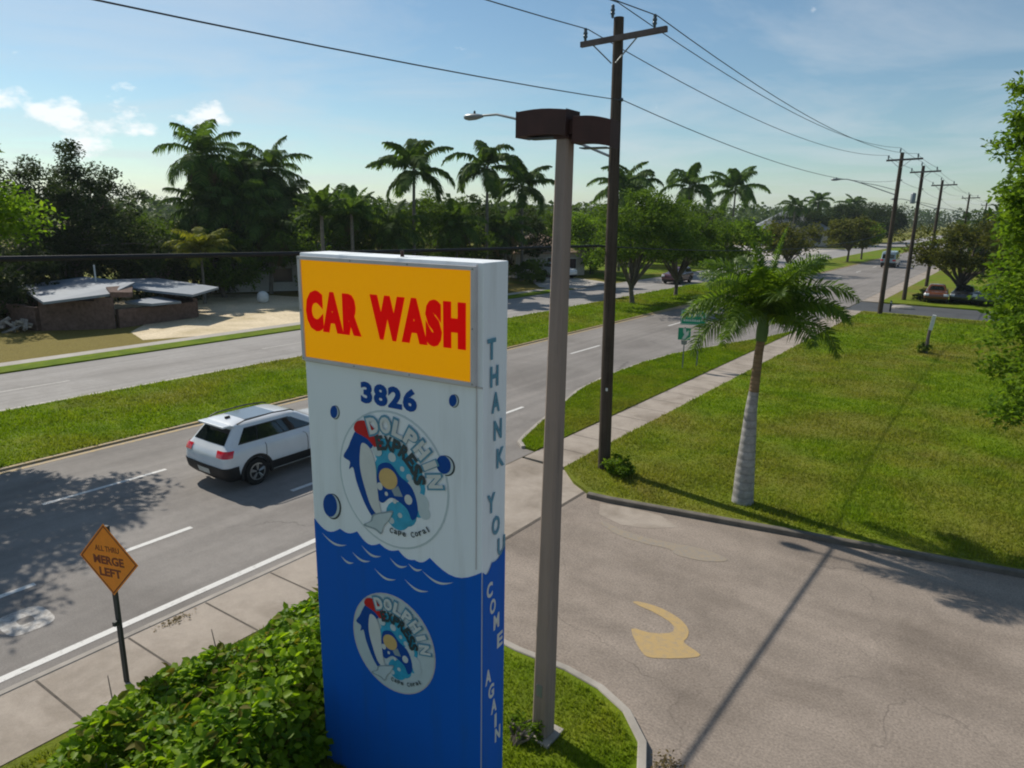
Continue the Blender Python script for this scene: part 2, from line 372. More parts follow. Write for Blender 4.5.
def bark(name, c1, c2, band=0.0):
    m, N_, L_, P_ = nmat(name); g = N_.new('ShaderNodeNewGeometry')
    n1 = noise(N_, L_, 4, 6, 0.7)
    c = ramp(N_, L_, n1, [(0.3, c1), (0.7, c2)])
    h = n1
    if band:
        sp = N_.new('ShaderNodeTexCoord'); wv = N_.new('ShaderNodeTexWave'); wv.bands_direction = 'Z'; wv.inputs['Scale'].default_value = band
        wv.inputs['Distortion'].default_value = 1.2; wv.inputs['Detail'].default_value = 2; L_.new(sp.outputs['Object'], wv.inputs[0])
        f = rng_(N_, L_, wv.outputs['Fac'], 0, 0.22, 0.28, 0.0); c = mixc(N_, L_, f, c, tuple(x*0.45 for x in c1)); h = wv.outputs['Fac']
    L_.new(c, P_.inputs['Base Color']); P_.inputs['Roughness'].default_value = 0.9; bump(N_, L_, P_, h, 0.4, 0.02); MATS[name] = m; return m
bark('bark', (0.06, 0.05, 0.04), (0.15, 0.125, 0.10)); bark('palm_bark', (0.10, 0.09, 0.075), (0.22, 0.20, 0.17), 2.5)
bark('palm_white', (0.17, 0.16, 0.15), (0.40, 0.385, 0.36), 1.6); bark('palm_brown', (0.13, 0.085, 0.04), (0.24, 0.16, 0.085), 3.0)
simple('crownshaft', (0.07, 0.14, 0.03), 0.5, var=0.2, scale=3)
foliage('palm_leaf', (0.034, 0.072, 0.014), (0.105, 0.175, 0.035), 0.42)
foliage('palm_leaf_near', (0.034, 0.095, 0.010), (0.160, 0.250, 0.026), 0.42, 0.5, spec=0.35)
foliage('palm_dry', (0.10, 0.08, 0.03), (0.20, 0.15, 0.07), 0.3)
foliage('palm_yellow', (0.09, 0.12, 0.015), (0.24, 0.24, 0.03), 0.4)
foliage('leaf_dark', (0.016, 0.032, 0.010), (0.048, 0.076, 0.022), 0.28)
foliage('leaf_mid', (0.034, 0.078, 0.010), (0.110, 0.175, 0.022), 0.42)
foliage('leaf_bright', (0.050, 0.115, 0.010), (0.160, 0.250, 0.025), 0.48)
foliage('leaf_olive', (0.040, 0.052, 0.012), (0.115, 0.120, 0.028), 0.35)
foliage('hedge_leaf', (0.030, 0.100, 0.005), (0.230, 0.340, 0.015), 0.48, 0.5, spec=0.2)
foliage('hedge_young', (0.13, 0.09, 0.02), (0.20, 0.24, 0.03), 0.4, 0.6)
foliage('woods_leaf', (0.030, 0.058, 0.018), (0.075, 0.115, 0.030), 0.3)
T = MATS

# ------------------------------------------------------------------ setting
def struct(o): return tag(o, kind='structure')
def sheet(name, poly, z, mat, parent=None):
    me = bpy.data.meshes.new(name); n = len(poly)
    a = sum(poly[i][0]*poly[(i+1) % n][1]-poly[(i+1) % n][0]*poly[i][1] for i in range(n))
    if a < 0: poly = poly[::-1]
    me.from_pydata([(x, y, z) for x, y in poly], [], [tuple(range(n))]); me.materials.append(T[mat]); me.update()
    return link(name, me, parent)
def slab(name, poly, z0, z1, mat, parent=None): return MB().prism(poly, z0, z1).build(name, T[mat], parent)
def kerb(name, path, width, z0, z1, mat, parent=None):
    mb = MB(); P = [Vector((*p, 0)) for p in path]; L = []; Rr = []
    for i, p in enumerate(P):
        t = (P[min(i+1, len(P)-1)]-P[max(i-1, 0)]).normalized(); n = Vector((-t.y, t.x, 0))
        L.append(p+n*width/2); Rr.append(p-n*width/2)
    n = len(P); V = []
    for a, b in zip(L, Rr):
        V += [(a.x, a.y, z0), (a.x, a.y, z1-0.015), (a.x*0.9+b.x*0.1, a.y*0.9+b.y*0.1, z1), (b.x*0.9+a.x*0.1, b.y*0.9+a.y*0.1, z1), (b.x, b.y, z1-0.015), (b.x, b.y, z0)]
    F = []
    for i in range(n-1):
        for k in range(6): F.append((i*6+k, i*6+(k+1) % 6, (i+1)*6+(k+1) % 6, (i+1)*6+k))
    F += [tuple(range(6)), tuple(range((n-1)*6, n*6))[::-1]]
    mb.add(V, F); return mb.build(name, T[mat], parent)

def smooth_poly(pts, n=5):
    P = np.array(pts, float); m = len(P); o = []
    for i in range(m):
        p0, p1, p2, p3 = P[i-1], P[i], P[(i+1) % m], P[(i+2) % m]
        for k in range(n):
            t = k/n; o.append(tuple(0.5*((2*p1)+(-p0+p2)*t+(2*p0-5*p1+4*p2-p3)*t*t+(-p0+3*p1-3*p2+p3)*t**3)))
    return o


struct(sheet('ground', [(-3000, -600), (3000, -600), (3000, 4000), (-3000, 4000)], -0.06, 'rough_ground'))
NEAR_L, NEAR_R = -21.55, -11.15
road = struct(sheet('road', [(-22.0, -150), (-11.2, -150), (-11.2, 1500), (-22.0, 1500)], -0.004, 'road_asphalt'))
road2 = struct(sheet('opposite_road', [(-34.6, -150), (-27.8, -150), (-27.8, 1500), (-34.6, 1500)], -0.004, 'far_road_asphalt'))
def median(y0, y1):
    xa, xb = -27.95, -21.75
    poly = [(xb, y0+2), (xb, y1-2), ((xa+xb)/2+1.5, y1-0.4), ((xa+xb)/2-1.5, y1-0.4), (xa, y1-2), (xa, y0+2), ((xa+xb)/2-1.5, y0+0.4), ((xa+xb)/2+1.5, y0+0.4)]
    struct(slab('median', poly, -0.05, 0.06, 'lawn'))
    struct(kerb('median_kerb', [(xb+0.08, y0+2), (xb+0.08, y1-2)], 0.16, -0.05, 0.05, 'yellow_line'))
    struct(kerb('median_kerb', [(xa-0.08, y0+2), (xa-0.08, y1-2)], 0.16, -0.05, 0.05, 'kerb_concrete'))
median(-140, 76); median(90, 210); median(226, 900)
struct(sheet('median_crossing', [(-28, 75.5), (-21.6, 75.5), (-21.6, 90.5), (-28, 90.5)], -0.001, 'far_road_asphalt'))
struct(sheet('median_crossing', [(-28, 209.5), (-21.6, 209.5), (-21.6, 226.5), (-28, 226.5)], -0.001, 'far_road_asphalt'))
# markings (children of the road)
def rect(x0, x1, y0, y1): return [(x0, y0), (x1, y0), (x1, y1), (x0, y1)]
sheet('edge_line', rect(-11.72, -11.56, -40, 15.2), 0.001, 'white_line', road)
sheet('edge_line', rect(-21.5, -21.34, -60, 74), 0.001, 'yellow_line', road)
sheet('edge_line', rect(-21.5, -21.34, 92, 400), 0.001, 'yellow_line', road)
for k in range(-3, 24):
    y = 6.1+12.2*k; sheet('lane_dash', rect(-18.38, -18.25, y, y+3.05), 0.001, 'white_line', road)
for y0, y1 in ((-4, -2.4), (-1, 0.6), (2.0, 4.46), (5.6, 7.6), (10.3, 12.3), (15, 16.6), (18.6, 20.6)):
    sheet('lane_dash', rect(-14.42, -14.28, y0, y1), 0.001, 'white_line', road)
for k in range(-3, 20):
    y = 9.0+12.2*k; sheet('lane_dash', rect(-31.3, -31.17, y, y+3.05), 0.001, 'white_worn', road2)
sheet('edge_line', rect(-28.4, -28.28, -60, 74), 0.001, 'white_worn', road2)
# lane lettering: the O of a word, painted in the turn lane
o = MB(); ring = [(0.62, 0.42), (0.20, 0.12)]; n = 20; V = []
for a, b in ring:
    for k in range(n):
        g = 2*math.pi*k/n; c, s_ = math.cos(g), math.sin(g); e = 0.55
        V.append((-13.12+b*math.copysign(abs(c)**e, c)*1.05, 3.85+a*0.6*math.copysign(abs(s_)**e, s_), 0.001))
o.add(V, [(k, (k+1) % n, n+(k+1) % n, n+k) for k in range(n)]); o.build('lane_lettering', T['white_worn'], road)
# right side: sidewalk, apron, grass strip, field
slabs = [(-11.14, -9.62)]
sw = struct(slab('sidewalk', rect(-11.14, -9.62, -30, 8.6), -0.05, 0.045, 'sidewalk_concrete'))
for k in range(-14, 7):
    y = 3.25+1.37*k
    if y < 8.5: sheet('joint_line', [(-11.12, y), (-9.64, y+0.05), (-9.64, y+0.085), (-11.12, y+0.035)], 0.048, 'joint', sw)
struct(kerb('gutter_lip', [(-11.22, -30), (-11.22, 8.6)], 0.13, -0.03, 0.05, 'kerb_concrete'))
struct(slab('apron', [(-11.16, 8.63), (-9.0, 8.4), (-8.43, 8.4), (-8.40, 15.4), (-9.4, 15.9), (-11.16, 16.0)], -0.05, 0.006, 'sidewalk_concrete'))
struct(sheet('apron_joint', [(-8.46, 8.4), (-8.38, 8.4), (-8.33, 15.3), (-8.41, 15.3)], 0.009, 'joint'))
sw2 = struct(slab('sidewalk', [(-11.08, 16.02), (-9.72, 16.02), (-9.68, 59.6), (-11.1, 59.6)], -0.05, 0.05, 'sidewalk_concrete'))
for k in range(30):
    y = 17.3+1.45*k
    if y < 59: sheet('joint_line', rect(-11.06, -9.72, y, y+0.03), 0.053, 'joint', sw2)
struct(slab('sidewalk', rect(-11.1, -9.7, 67, 600), -0.05, 0.05, 'sidewalk_concrete'))
verge = [(-11.12, 16.7), (-11.55, 16.75), (-11.95, 17.1), (-12.2, 17.8), (-12.6, 19.2), (-13.2, 21.4), (-13.9, 23.9), (-14.25, 27), (-14.3, 30.5), (-14.05, 33.5), (-13.5, 36), (-12.7, 39), (-11.9, 42), (-11.3, 45), (-11.12, 46)]
struct(slab('verge', verge, -0.05, 0.075, 'lawn'))
struct(kerb('verge_kerb', [(x-0.06, y) for x, y in verge[1:]], 0.15, -0.05, 0.08, 'kerb_concrete'))
DK = [(-8.15, 14.75), (-7.6, 14.8), (-5, 15.35), (-2, 16.0), (0.85, 16.62), (4, 17.3), (9, 18.4), (16, 20), (30, 23.2), (60, 30)]
field_poly = [(-9.66, 15.95), (-8.9, 15.2)] + DK + [(60, 60.0), (-9.66, 59.6)]
struct(slab('field', field_poly, -0.05, 0.09, 'field'))
struct(kerb('driveway_kerb', [(x, y-0.08) for x, y in DK], 0.17, -0.05, 0.12, 'kerb_dirty'))
struct(sheet('side_street', [(-11.12, 59.7), (60, 61.0), (60, 67.5), (-11.12, 66.8)], 0.0, 'dark_asphalt'))
struct(slab('far_lawn', [(-9.68, 67), (60, 67.7), (60, 600), (-9.68, 600)], -0.05, 0.09, 'field'))
# driveway / parking lot under the camera
struct(sheet('driveway', [(-8.39, 8.2), (-8.39, 15.2)]+[(x, y) for x, y in DK]+[(60, -60), (-9.3, -60), (-9.3, 8.0)], 0.002, 'drive_asphalt'))
# yellow arrows painted on the driveway
ar = [(-4.60, 10.03), (-4.30, 10.12), (-4.02, 10.32), (-4.02, 10.52), (-4.20, 10.66), (-4.55, 10.76), (-4.75, 10.78), (-4.95, 10.82), (-4.95, 10.88), (-4.80, 10.94), (-4.45, 10.96), (-4.05, 10.84), (-3.80, 10.62), (-3.72, 10.38), (-3.70, 10.20), (-3.36, 10.05), (-3.52, 9.82), (-3.95, 9.50), (-4.18, 9.55)]
struct(sheet('painted_arrow', smooth_poly(ar, 3), 0.007, 'arrow_yellow'))
ar2 = [(-7.2, 13.6), (-6.3, 13.45), (-5.4, 13.55), (-4.8, 13.7), (-4.2, 13.6), (-4.2, 13.4), (-4.6, 13.15), (-5.1, 13.1), (-5.3, 13.25), (-5.9, 13.15), (-6.6, 13.2)]
struct(sheet('painted_arrow', smooth_poly(ar2, 3), 0.007, 'arrow_faded'))
sheet('bleached_patch', [(-7.7, 14.5), (-7.4, 13.9), (-6.7, 13.7), (-6.1, 13.9), (-5.6, 14.4), (-6.2, 14.75), (-7.0, 14.7)], 0.005, 'sidewalk_concrete')['kind'] = 'structure'
# island with hedge, sign and lamp
IK = [(-9.55, 8.35), (-7.2, 8.3), (-5.8, 8.22), (-4.9, 8.28), (-4.25, 8.2), (-3.7, 7.97), (-3.25, 7.55), (-3.02, 7.05), (-2.93, 6.4), (-2.9, 5.0), (-2.9, -20)]
struct(slab('island', [(x, y) for x, y in IK]+[(-9.55, -20)], -0.05, 0.075, 'lawn'))
struct(kerb('island_kerb', [(x+0.03, y+0.05) for x, y in IK], 0.13, -0.05, 0.10, 'kerb_concrete'))
# left side of the opposite road
struct(slab('far_verge', [(-36.0, -150), (-34.65, -150), (-34.65, 58), (-36.0, 58)], -0.05, 0.06, 'lawn'))
struct(slab('far_sidewalk', [(-36.9, -150), (-36.05, -150), (-36.05, 58), (-36.9, 58)], -0.05, 0.05, 'pale_pavement'))
struct(sheet('dry_lawn', [(-60, -60), (-36.95, -60), (-36.95, 58), (-60, 58)], 0.02, 'dry_grass'))
struct(sheet('sand_lot', [(-38.0, 18.5), (-37.0, 21), (-37.0, 33), (-40, 36.5), (-46, 36.8), (-53, 35), (-56, 30), (-55, 24), (-49, 22), (-44, 22.0), (-41, 19.3)], 0.027, 'sand'))
struct(sheet('house_driveway', [(-34.7, 57), (-34.7, 66), (-40, 68), (-62, 73), (-62, 68), (-43, 62.5), (-38, 57)], 0.03, 'pale_pavement'))
struct(slab('far_verge', [(-60, 75), (-34.65, 70), (-34.65, 116), (-60, 116)], -0.05, 0.06, 'lawn'))
struct(sheet('parking_lot', [(-70, 117), (-34.55, 117), (-34.55, 178), (-70, 178)], 0.01, 'pale_pavement'))

# ------------------------------------------------------------------ grass blades (stuff)
def in_poly(P, poly):
    x, y = P[:, 0], P[:, 1]; c = np.zeros(len(P), bool); n = len(poly); j = n-1
    for i in range(n):
        xi, yi = poly[i]; xj, yj = poly[j]
        m = ((yi > y) != (yj > y)) & (x < (xj-xi)*(y-yi)/((yj-yi) or 1e-9)+xi)
        c ^= m; j = i
    return c
def blades(name, poly, n, z, hgt, mat, seed, near=12.0, label=None):
    r = np.random.default_rng(seed); xs = [p[0] for p in poly]; ys = [p[1] for p in poly]
    P = np.c_[r.uniform(min(xs), max(xs), n*4), r.uniform(min(ys), max(ys), n*4)]; P = P[in_poly(P, poly)]
    d = np.hypot(P[:, 0], P[:, 1]); keep = r.random(len(P)) < np.clip((near/d)**1.5, 0, 1); P = P[keep][:n]; d = d[keep][:n]
    m = len(P); a = r.uniform(0, 2*math.pi, m); cl = np.sin(P[:, 0]*1.7+1.3*np.sin(P[:, 1]*0.9))+np.sin(P[:, 1]*2.3+1.1*np.sin(P[:, 0]*1.3))+r.normal(0, 0.5, m); h = hgt*r.uniform(0.4, 1.3, m)*(1+d*0.006)*np.clip(0.95+0.2*cl, 0.4, 1.7); wd = (0.006+d*0.0006)*r.uniform(0.7, 1.4, m)
    cx_, cy_ = np.cos(a), np.sin(a); la = r.uniform(0, 2*math.pi, m); ln = h*r.uniform(0.1, 0.8, m)
    V = np.zeros((m, 3, 3)); V[:, 0, 0] = P[:, 0]-cx_*wd; V[:, 0, 1] = P[:, 1]-cy_*wd; V[:, 1, 0] = P[:, 0]+cx_*wd; V[:, 1, 1] = P[:, 1]+cy_*wd
    V[:, :2, 2] = z-0.01; V[:, 2, 0] = P[:, 0]+np.cos(la)*ln; V[:, 2, 1] = P[:, 1]+np.sin(la)*ln; V[:, 2, 2] = z+h
    return tag(link(name, fast_mesh(name, V.reshape(-1, 3), np.arange(m*3).reshape(m, 3), T[mat])), label, 'grass', kind='stuff')
blades('grass', [(x, y-0.12) for x, y in IK if y > 3]+[(-3.0, 2), (-9.4, 2)], 60000, 0.075, 0.075, 'blades', 1, near=7, label='short green grass on the island around the lamp pole')
fp = [(-9.66, 15.95), (-8.9, 15.3), (-8.15, 14.95)]+[(x, y+0.12) for x, y in DK[1:8]]+[(16, 59), (-9.66, 59)]
blades('grass', fp, 260000, 0.09, 0.062, 'blades_field', 2, near=18, label='rough patchy grass of the field right of the sidewalk')
blades('grass', verge, 50000, 0.075, 0.055, 'blades', 3, near=22, label='green grass strip between road and sidewalk')
blades('grass', rect(-27.9, -21.75, -4, 70), 100000, 0.06, 0.075, 'blades', 4, near=22, label='green grass of the road median')

# ------------------------------------------------------------------ leaves
def leaf_mesh(name, C, size, r, mat, up=0.4, asp=0.55, fm=None, oval=False):
    n = len(C); d = r.normal(size=(n, 3)); d /= np.linalg.norm(d, axis=1)[:, None]; d[:, 2] *= 0.7
    nn = r.normal(size=(n, 3)); nn[:, 2] = np.abs(nn[:, 2])+up
    nn /= np.linalg.norm(nn, axis=1)[:, None]; t = d-nn*(d*nn).sum(1)[:, None]; t /= np.linalg.norm(t, axis=1)[:, None]
    s = np.cross(nn, t); L = size*r.uniform(0.45, 1.45, n)[:, None]
    V = np.stack([C, C+t*L*0.55+s*L*asp*0.5+nn*L*0.10, C+t*L*1.1-nn*L*0.12, C+t*L*0.55-s*L*asp*0.5+nn*L*0.10], 1)
    if oval:
        W = L*asp*0.5
        V = np.stack([C, C+t*L*0.28+s*W*0.85+nn*L*0.09, C+t*L*0.65+s*W*0.9+nn*L*0.07, C+t*L*1.1-nn*L*0.14, C+t*L*0.65-s*W*0.9+nn*L*0.07, C+t*L*0.28-s*W*0.85+nn*L*0.09], 1)
        k = (np.arange(n)*6)[:, None]
        F4 = np.concatenate([k+np.array([[0, 1, 2, 3]]), k+np.array([[0, 3, 4, 5]])])
        return fast_mesh(name, V.reshape(-1, 3), F4, mat)
    return fast_mesh(name, V.reshape(-1, 3), np.arange(n*4).reshape(n, 4), mat, fm=fm)
def crown_points(r, ctr, rad, nclump, per, clump, gap=0.0, lower=-0.8):
    """clumps inside an uneven ellipsoid"""
    d = r.normal(size=(nclump, 3)); d /= np.linalg.norm(d, axis=1)[:, None]; d[:, 2] = np.maximum(d[:, 2], lower)
    rr = r.uniform(0.35, 1.0, nclump)**0.6
    ph = r.uniform(0, 6.28, 3)
    lump = 1+0.16*np.sin(3*np.arctan2(d[:, 1], d[:, 0])+ph[0])+0.12*np.sin(5*d[:, 2]+ph[1])+r.normal(0, 0.07, nclump)
    K = np.array(ctr)+d*(rr*lump)[:, None]*np.array(rad)
    cs = clump*r.uniform(0.6, 1.4, nclump); k = r.integers(0, nclump, nclump*per)
    o = r.normal(size=(len(k), 3)); o /= np.linalg.norm(o, axis=1)[:, None]; o *= (r.random(len(k))**0.45)[:, None]
    o[:, 2] *= 0.65
    return K, K[k]+o*cs[k][:, None]
def limbs(r, base, K, h0, tr, count, nseg=5):
    mb = MB(); b = Vector(base); top = b+Vector((r.normal(0, .12), r.normal(0, .12), h0))
    mb.tube([b, b.lerp(top, .15), b.lerp(top, .6), top], [tr*1.35, tr*1.05, tr*0.95, tr*0.8], 9)
    order = r.permutation(len(K))[:count]
    for i in order:
        e = Vector(K[i]); st = b.lerp(top, float(r.uniform(0.75, 1.0)))
        pts = []; rs = []
        for q in range(nseg+1):
            f = q/nseg; p = st.lerp(e, f); p.z += math.sin(f*math.pi)*0.10*(e-st).length
            pts.append(p+Vector(r.normal(0, 0.05, 3))*(1 if 0 < q < nseg else 0)); rs.append(max(0.015, tr*0.6*(1-f)**1.1+0.012))
        mb.tube(pts, rs, 6)
    return mb
def tree(name, loc, label, cat='tree', group=None, ctr=(0, 0, 4), rad=(3, 3, 2.5), nclump=60, per=90, clump=0.7, leaf=0.2, mat='leaf_mid', tr=0.2, h0=None, seed=1, nl=14, lower=-0.6, trunk='bark', extra=None, z=0.05):
    r = np.random.default_rng(seed); t = empty(name, (loc[0], loc[1], z), 0, label, cat, group)
    K, C = crown_points(r, ctr, rad, nclump, per, clump, lower=lower)
    h = h0 if h0 is not None else max(0.6, ctr[2]-rad[2]*0.55)
    limbs(r, (0, 0, -0.1), K, h, tr, nl).build('trunk', T[trunk], t, smooth=60)
    link('crown', leaf_mesh('crown', C, leaf, r, T[mat]), t)
    return t

# ------------------------------------------------------------------ palms
def frond(mb, origin, az, el, L, nlf, lw, ll, droop, r, rows=((1, 0.15), (-1, 0.15)), rach=0.022, tip=0.25, hang=0.55):
    V, F = mb.v, mb.f; p = Vector(origin); seg = 10; pts = []; e = el
    for i in range(seg+1):
        pts.append(p.copy()); p = p+Vector((math.cos(az)*math.cos(e), math.sin(az)*math.cos(e), math.sin(e)))*(L/seg)
        e -= droop/seg*(0.5+1.3*i/seg)
    mb.tube(pts, [rach*(1-0.85*i/seg) for i in range(seg+1)], 4, cap=False)
    side0 = Vector((-math.sin(az), math.cos(az), 0))
    for j in range(nlf):
        f = 0.10+0.90*(j+r.random()*0.5)/nlf; x = f*seg; i = min(seg-1, int(x)); q = pts[i].lerp(pts[i+1], x-i)
        t = (pts[i+1]-pts[i]).normalized(); upv = side0.cross(t)
        if upv.z < 0: upv = -upv
        ln = ll*(math.sin(math.pi*min(1, f*0.82+0.16))**0.7)*r.uniform(0.85, 1.12)
        for sd, lift in rows:
            s_ = side0*sd; lf = lift+r.uniform(-0.12, 0.12)
            d = (s_*math.cos(lf)+upv*math.sin(lf)+t*(0.45+tip*f)).normalized()
            w_ = t*(lw*0.5)+upv*(lw*0.15*r.uniform(-1, 1))
            a = q; b = q+d*ln*0.5-Vector((0, 0, ln*0.10*hang)); c = q+d*ln*0.92-Vector((0, 0, ln*hang*r.uniform(0.6, 1.2)))
            k = len(V); V += [tuple(a-w_*0.6), tuple(a+w_*0.6), tuple(b-w_), tuple(b+w_), tuple(c)]
            F += [(k, k+1, k+3, k+2), (k+2, k+3, k+4)]
def palm_meshes(seed, nf, L, nlf, lw, ll, mat, droop=(1.2, 2.0), els=(-0.5, 1.35), **kw):
    r = random.Random(seed); mb = MB()
    for i in range(nf):
        f = (i+0.5)/nf; az = i*2.39996+r.uniform(-.25, .25); el = els[1]+(els[0]-els[1])*f**0.85
        frond(mb, (0, 0, 0.0-0.15*f), az, el+r.uniform(-.1, .1), L*r.uniform(.85, 1.08)*(0.8+0.2*math.sin(math.pi*f)), nlf, lw, ll, r.uniform(*droop), r, **kw)
    me = bpy.data.meshes.new('crown'); me.from_pydata(mb.v, [], mb.f); me.materials.append(mat); me.update(); return me
def palm(name, loc, h, crown_me, label, lean=(0, 0), tr=0.16, cs=1.0, rz=0.0, group=None, bark_='palm_bark', dry=None, z=0.02):
    t = empty(name, (loc[0], loc[1], z), rz, label, 'palm tree', group)
    top = Vector((lean[0], lean[1], h)); pts = []; rs = []
    for i in range(9):
        f = i/8; pts.append(Vector((lean[0]*f**1.6, lean[1]*f**1.6, h*f-0.1*(i == 0)))); rs.append(tr*(1.35-0.55*f if f < .12 else 1.1-0.35*f))
    MB().tube(pts, rs, 10).build('trunk', T[bark_], t, smooth=60)
    c = link('crown', crown_me, t); c.location = top; c.scale = (cs,)*3
    if dry is not None:
        d = link('dry_fronds', dry, t); d.location = top-Vector((0, 0, 0.15)); d.scale = (cs,)*3
    return t
PM = [palm_meshes(11+i, 21, 3.3, 36, 0.11, 0.95, T['palm_leaf'], (0.8, 2.1), (-0.7, 1.5), hang=0.8) for i in range(3)]
PR = [palm_meshes(31+i, 13, 3.2, 40, 0.15, 0.75, T['palm_leaf'], (0.9, 2.3), (-0.3, 1.52), hang=0.7) for i in range(2)]
DRY = palm_meshes(21, 9, 2.6, 24, 0.09, 0.7, T['palm_dry'], (0.8, 1.4), (-1.1, -0.5))
YEL = palm_meshes(22, 20, 2.4, 26, 0.12, 0.6, T['palm_yellow'], (0.9, 1.6), (0.1, 1.3))
BAN = palm_meshes(23, 16, 2.8, 26, 0.16, 0.7, T['palm_leaf'], (0.6, 1.3), (0.3, 1.45))
GP = 'palms standing behind the opposite road'
palm('coconut_palm', (-57.0, 34.4), 11.3, PM[0], 'tallest coconut palm at left with drooping fronds above the pale lot', (0.3, -0.3), cs=1.3, group=GP, dry=DRY)
palm('coconut_palm', (-56.5, 36.6), 8.9, PM[2], 'shorter coconut palm tucked between the two tall palms at left', (-0.3, 0.2), rz=0.9, cs=1.35, group=GP, dry=DRY)
palm('coconut_palm', (-56.0, 39.9), 10.5, PM[1], 'coconut palm just right of the tallest one at left', (0.2, 0.3), rz=1.2, cs=1.3, group=GP)
palm('coconut_palm', (-51.5, 36.2), 5.6, PM[2], 'low coconut palm with arching pale fronds over the white wall', (0.5, -0.5), rz=2.2, cs=1.3, group=GP, dry=DRY)
palm('areca_palm', (-49.5, 29.0), 4.0, YEL, 'low yellowish palm beside the sandy lot', cs=1.3, tr=0.1)
palm('broad_palm', (-43.5, 35.4), 6.6, BAN, 'upright fronded palm above the left corner of the yellow panel', cs=1.0, group=GP)
palm('broad_palm', (-43.8, 38.6), 6.7, BAN, 'upright fronded palm right of its twin above the yellow panel', rz=1.9, cs=1.0, group=GP)
palm('royal_palm', (-44.3, 46.1), 10.6, PR[0], 'royal palm with feathery crown above the middle of the sign', (0, 0.2), cs=1.6, group=GP)
palm('royal_palm', (-43.1, 55.1), 11.3, PR[1], 'royal palm with thin trunk against the sky left of the brown lamp box', (0, 0), cs=1.55, rz=0.5, group=GP)
palm('royal_palm', (-43.8, 62.1), 9.9, PR[0], 'lower royal palm between the sign and the lamp pole', (0.3, 0), cs=1.6, rz=2.6, group=GP)
palm('royal_palm', (-43.8, 87.7), 10.8, PR[1], 'royal palm just behind the near utility pole', cs=1.65, rz=1.1, group=GP)
palm('royal_palm', (-41.5, 80.0), 10.5, PR[0], 'royal palm half hidden by the median tree right of the utility pole', cs=1.6, rz=4.1, group=GP)
palm('royal_palm', (-42.6, 103.7), 11.4, PR[1], 'royal palm rising above the second median tree', cs=1.9, rz=3.3, group=GP)
palm('royal_palm', (-40.7, 118.5), 11.6, PR[0], 'rightmost large royal palm in the row beyond the opposite road', cs=2.1, rz=5.0, group=GP)
palm('royal_palm', (-46, 176), 9.6, PR[1], 'distant palm above the grey roofed house', cs=1.5, rz=2.0, group=GP)
palm('royal_palm', (-50, 215), 11.6, PR[0], 'distant palm on the skyline left of the leaning pole row', cs=1.7, rz=0.3, group=GP)
palm('royal_palm', (-44, 232), 11.2, PR[1], 'small distant palm just left of the second utility pole', cs=1.7, rz=1.3, group=GP)

for k, (x, y, h, mi, cs_, lb) in enumerate([(-46.5, 39.8, 7.0, 2, 1.1, 'squat palm low between the leafy trees left of the feathery royal palm'), (-43.5, 42.5, 5.6, 1, 1.05, 'short palm directly under the feathery royal palm'),
    (-43.0, 50.5, 6.0, 0, 1.1, 'short palm left of the thin trunked royal palm'), (-43.5, 58.8, 5.6, 2, 1.1, 'short palm under the lower royal palm'), (-55.0, 36.0, 7.4, 0, 1.3, 'medium coconut palm filling the clump left of the sign'), (-58.0, 38.2, 9.6, 1, 1.25, 'coconut palm wedged between the two tallest crowns at left'), (-54.5, 40.5, 7.6, 2, 1.25, 'coconut palm at the right flank of the left palm clump'), (-55.5, 33.2, 6.9, 1, 1.2, 'coconut palm at the left flank of the left palm clump')]):
    palm('coconut_palm', (x, y), h, PM[mi], lb, (0.2, 0.1), cs=cs_, rz=1.3*k, group=GP, dry=DRY)

# near foxtail palm on the field
NP = empty('foxtail_palm', (-4.84, 16.6, 0.08), 0, 'bushy foxtail palm with whitewashed trunk at the driveway kerb', 'palm tree')
MB().tube([(0, 0, -0.1), (0, 0, 0.25), (-0.01, 0, 0.8), (-0.01, 0, 1.6), (-0.02, 0.02, 2.4), (0.0, 0.03, 2.85)], [0.275, 0.25, 0.23, 0.185, 0.14, 0.115], 18).build('trunk', T['palm_white'], NP, smooth=60)
MB().tube([(0.0, 0.03, 2.84), (0.01, 0.04, 3.3), (0.02, 0.05, 3.8), (0.04, 0.06, 4.1)], [0.117, 0.107, 0.10, 0.097], 14).build('upper_trunk', T['palm_brown'], NP, smooth=60)
MB().tube([(0.04, 0.06, 4.08), (0.05, 0.06, 4.3), (0.06, 0.06, 4.65), (0.06, 0.06, 4.95), (0.06, 0.06, 5.3)], [0.125, 0.14, 0.11, 0.07, 0.03], 14).build('crownshaft', T['crownshaft'], NP, smooth=60)
def near_crown():
    r = random.Random(5); mb = MB(); nf = 23
    rows = ((1, 0.1), (-1, 0.1), (1, 0.8), (-1, 0.8), (1, -0.5), (-1, -0.5))
    for i in range(nf):
        f = (i+0.5)/nf; az = i*2.39996+r.uniform(-.2, .2); el = 1.42-1.40*f
        frond(mb, (0, 0, 0), az, el, r.uniform(1.85, 2.3)*(0.85 if f < .15 else 1), 32, 0.040, 0.56, r.uniform(0.8, 1.6)+0.4*f, r, rows=rows, rach=0.025, hang=0.28, tip=0.35)
    frond(mb, (0, 0, 0.2), 0.4, 1.5, 1.9, 34, 0.035, 0.22, 0.25, r, rows=rows, hang=0.1)
    frond(mb, (0, 0, 0.2), 2.9, 1.4, 1.6, 34, 0.04, 0.28, 0.4, r, rows=rows, hang=0.1)
    me = bpy.data.meshes.new('crown'); me.from_pydata(mb.v, [], mb.f); me.materials.append(T['palm_leaf_near']); me.update(); return me
c = link('crown', near_crown(), NP); c.location = (0.06, 0.06, 4.65)

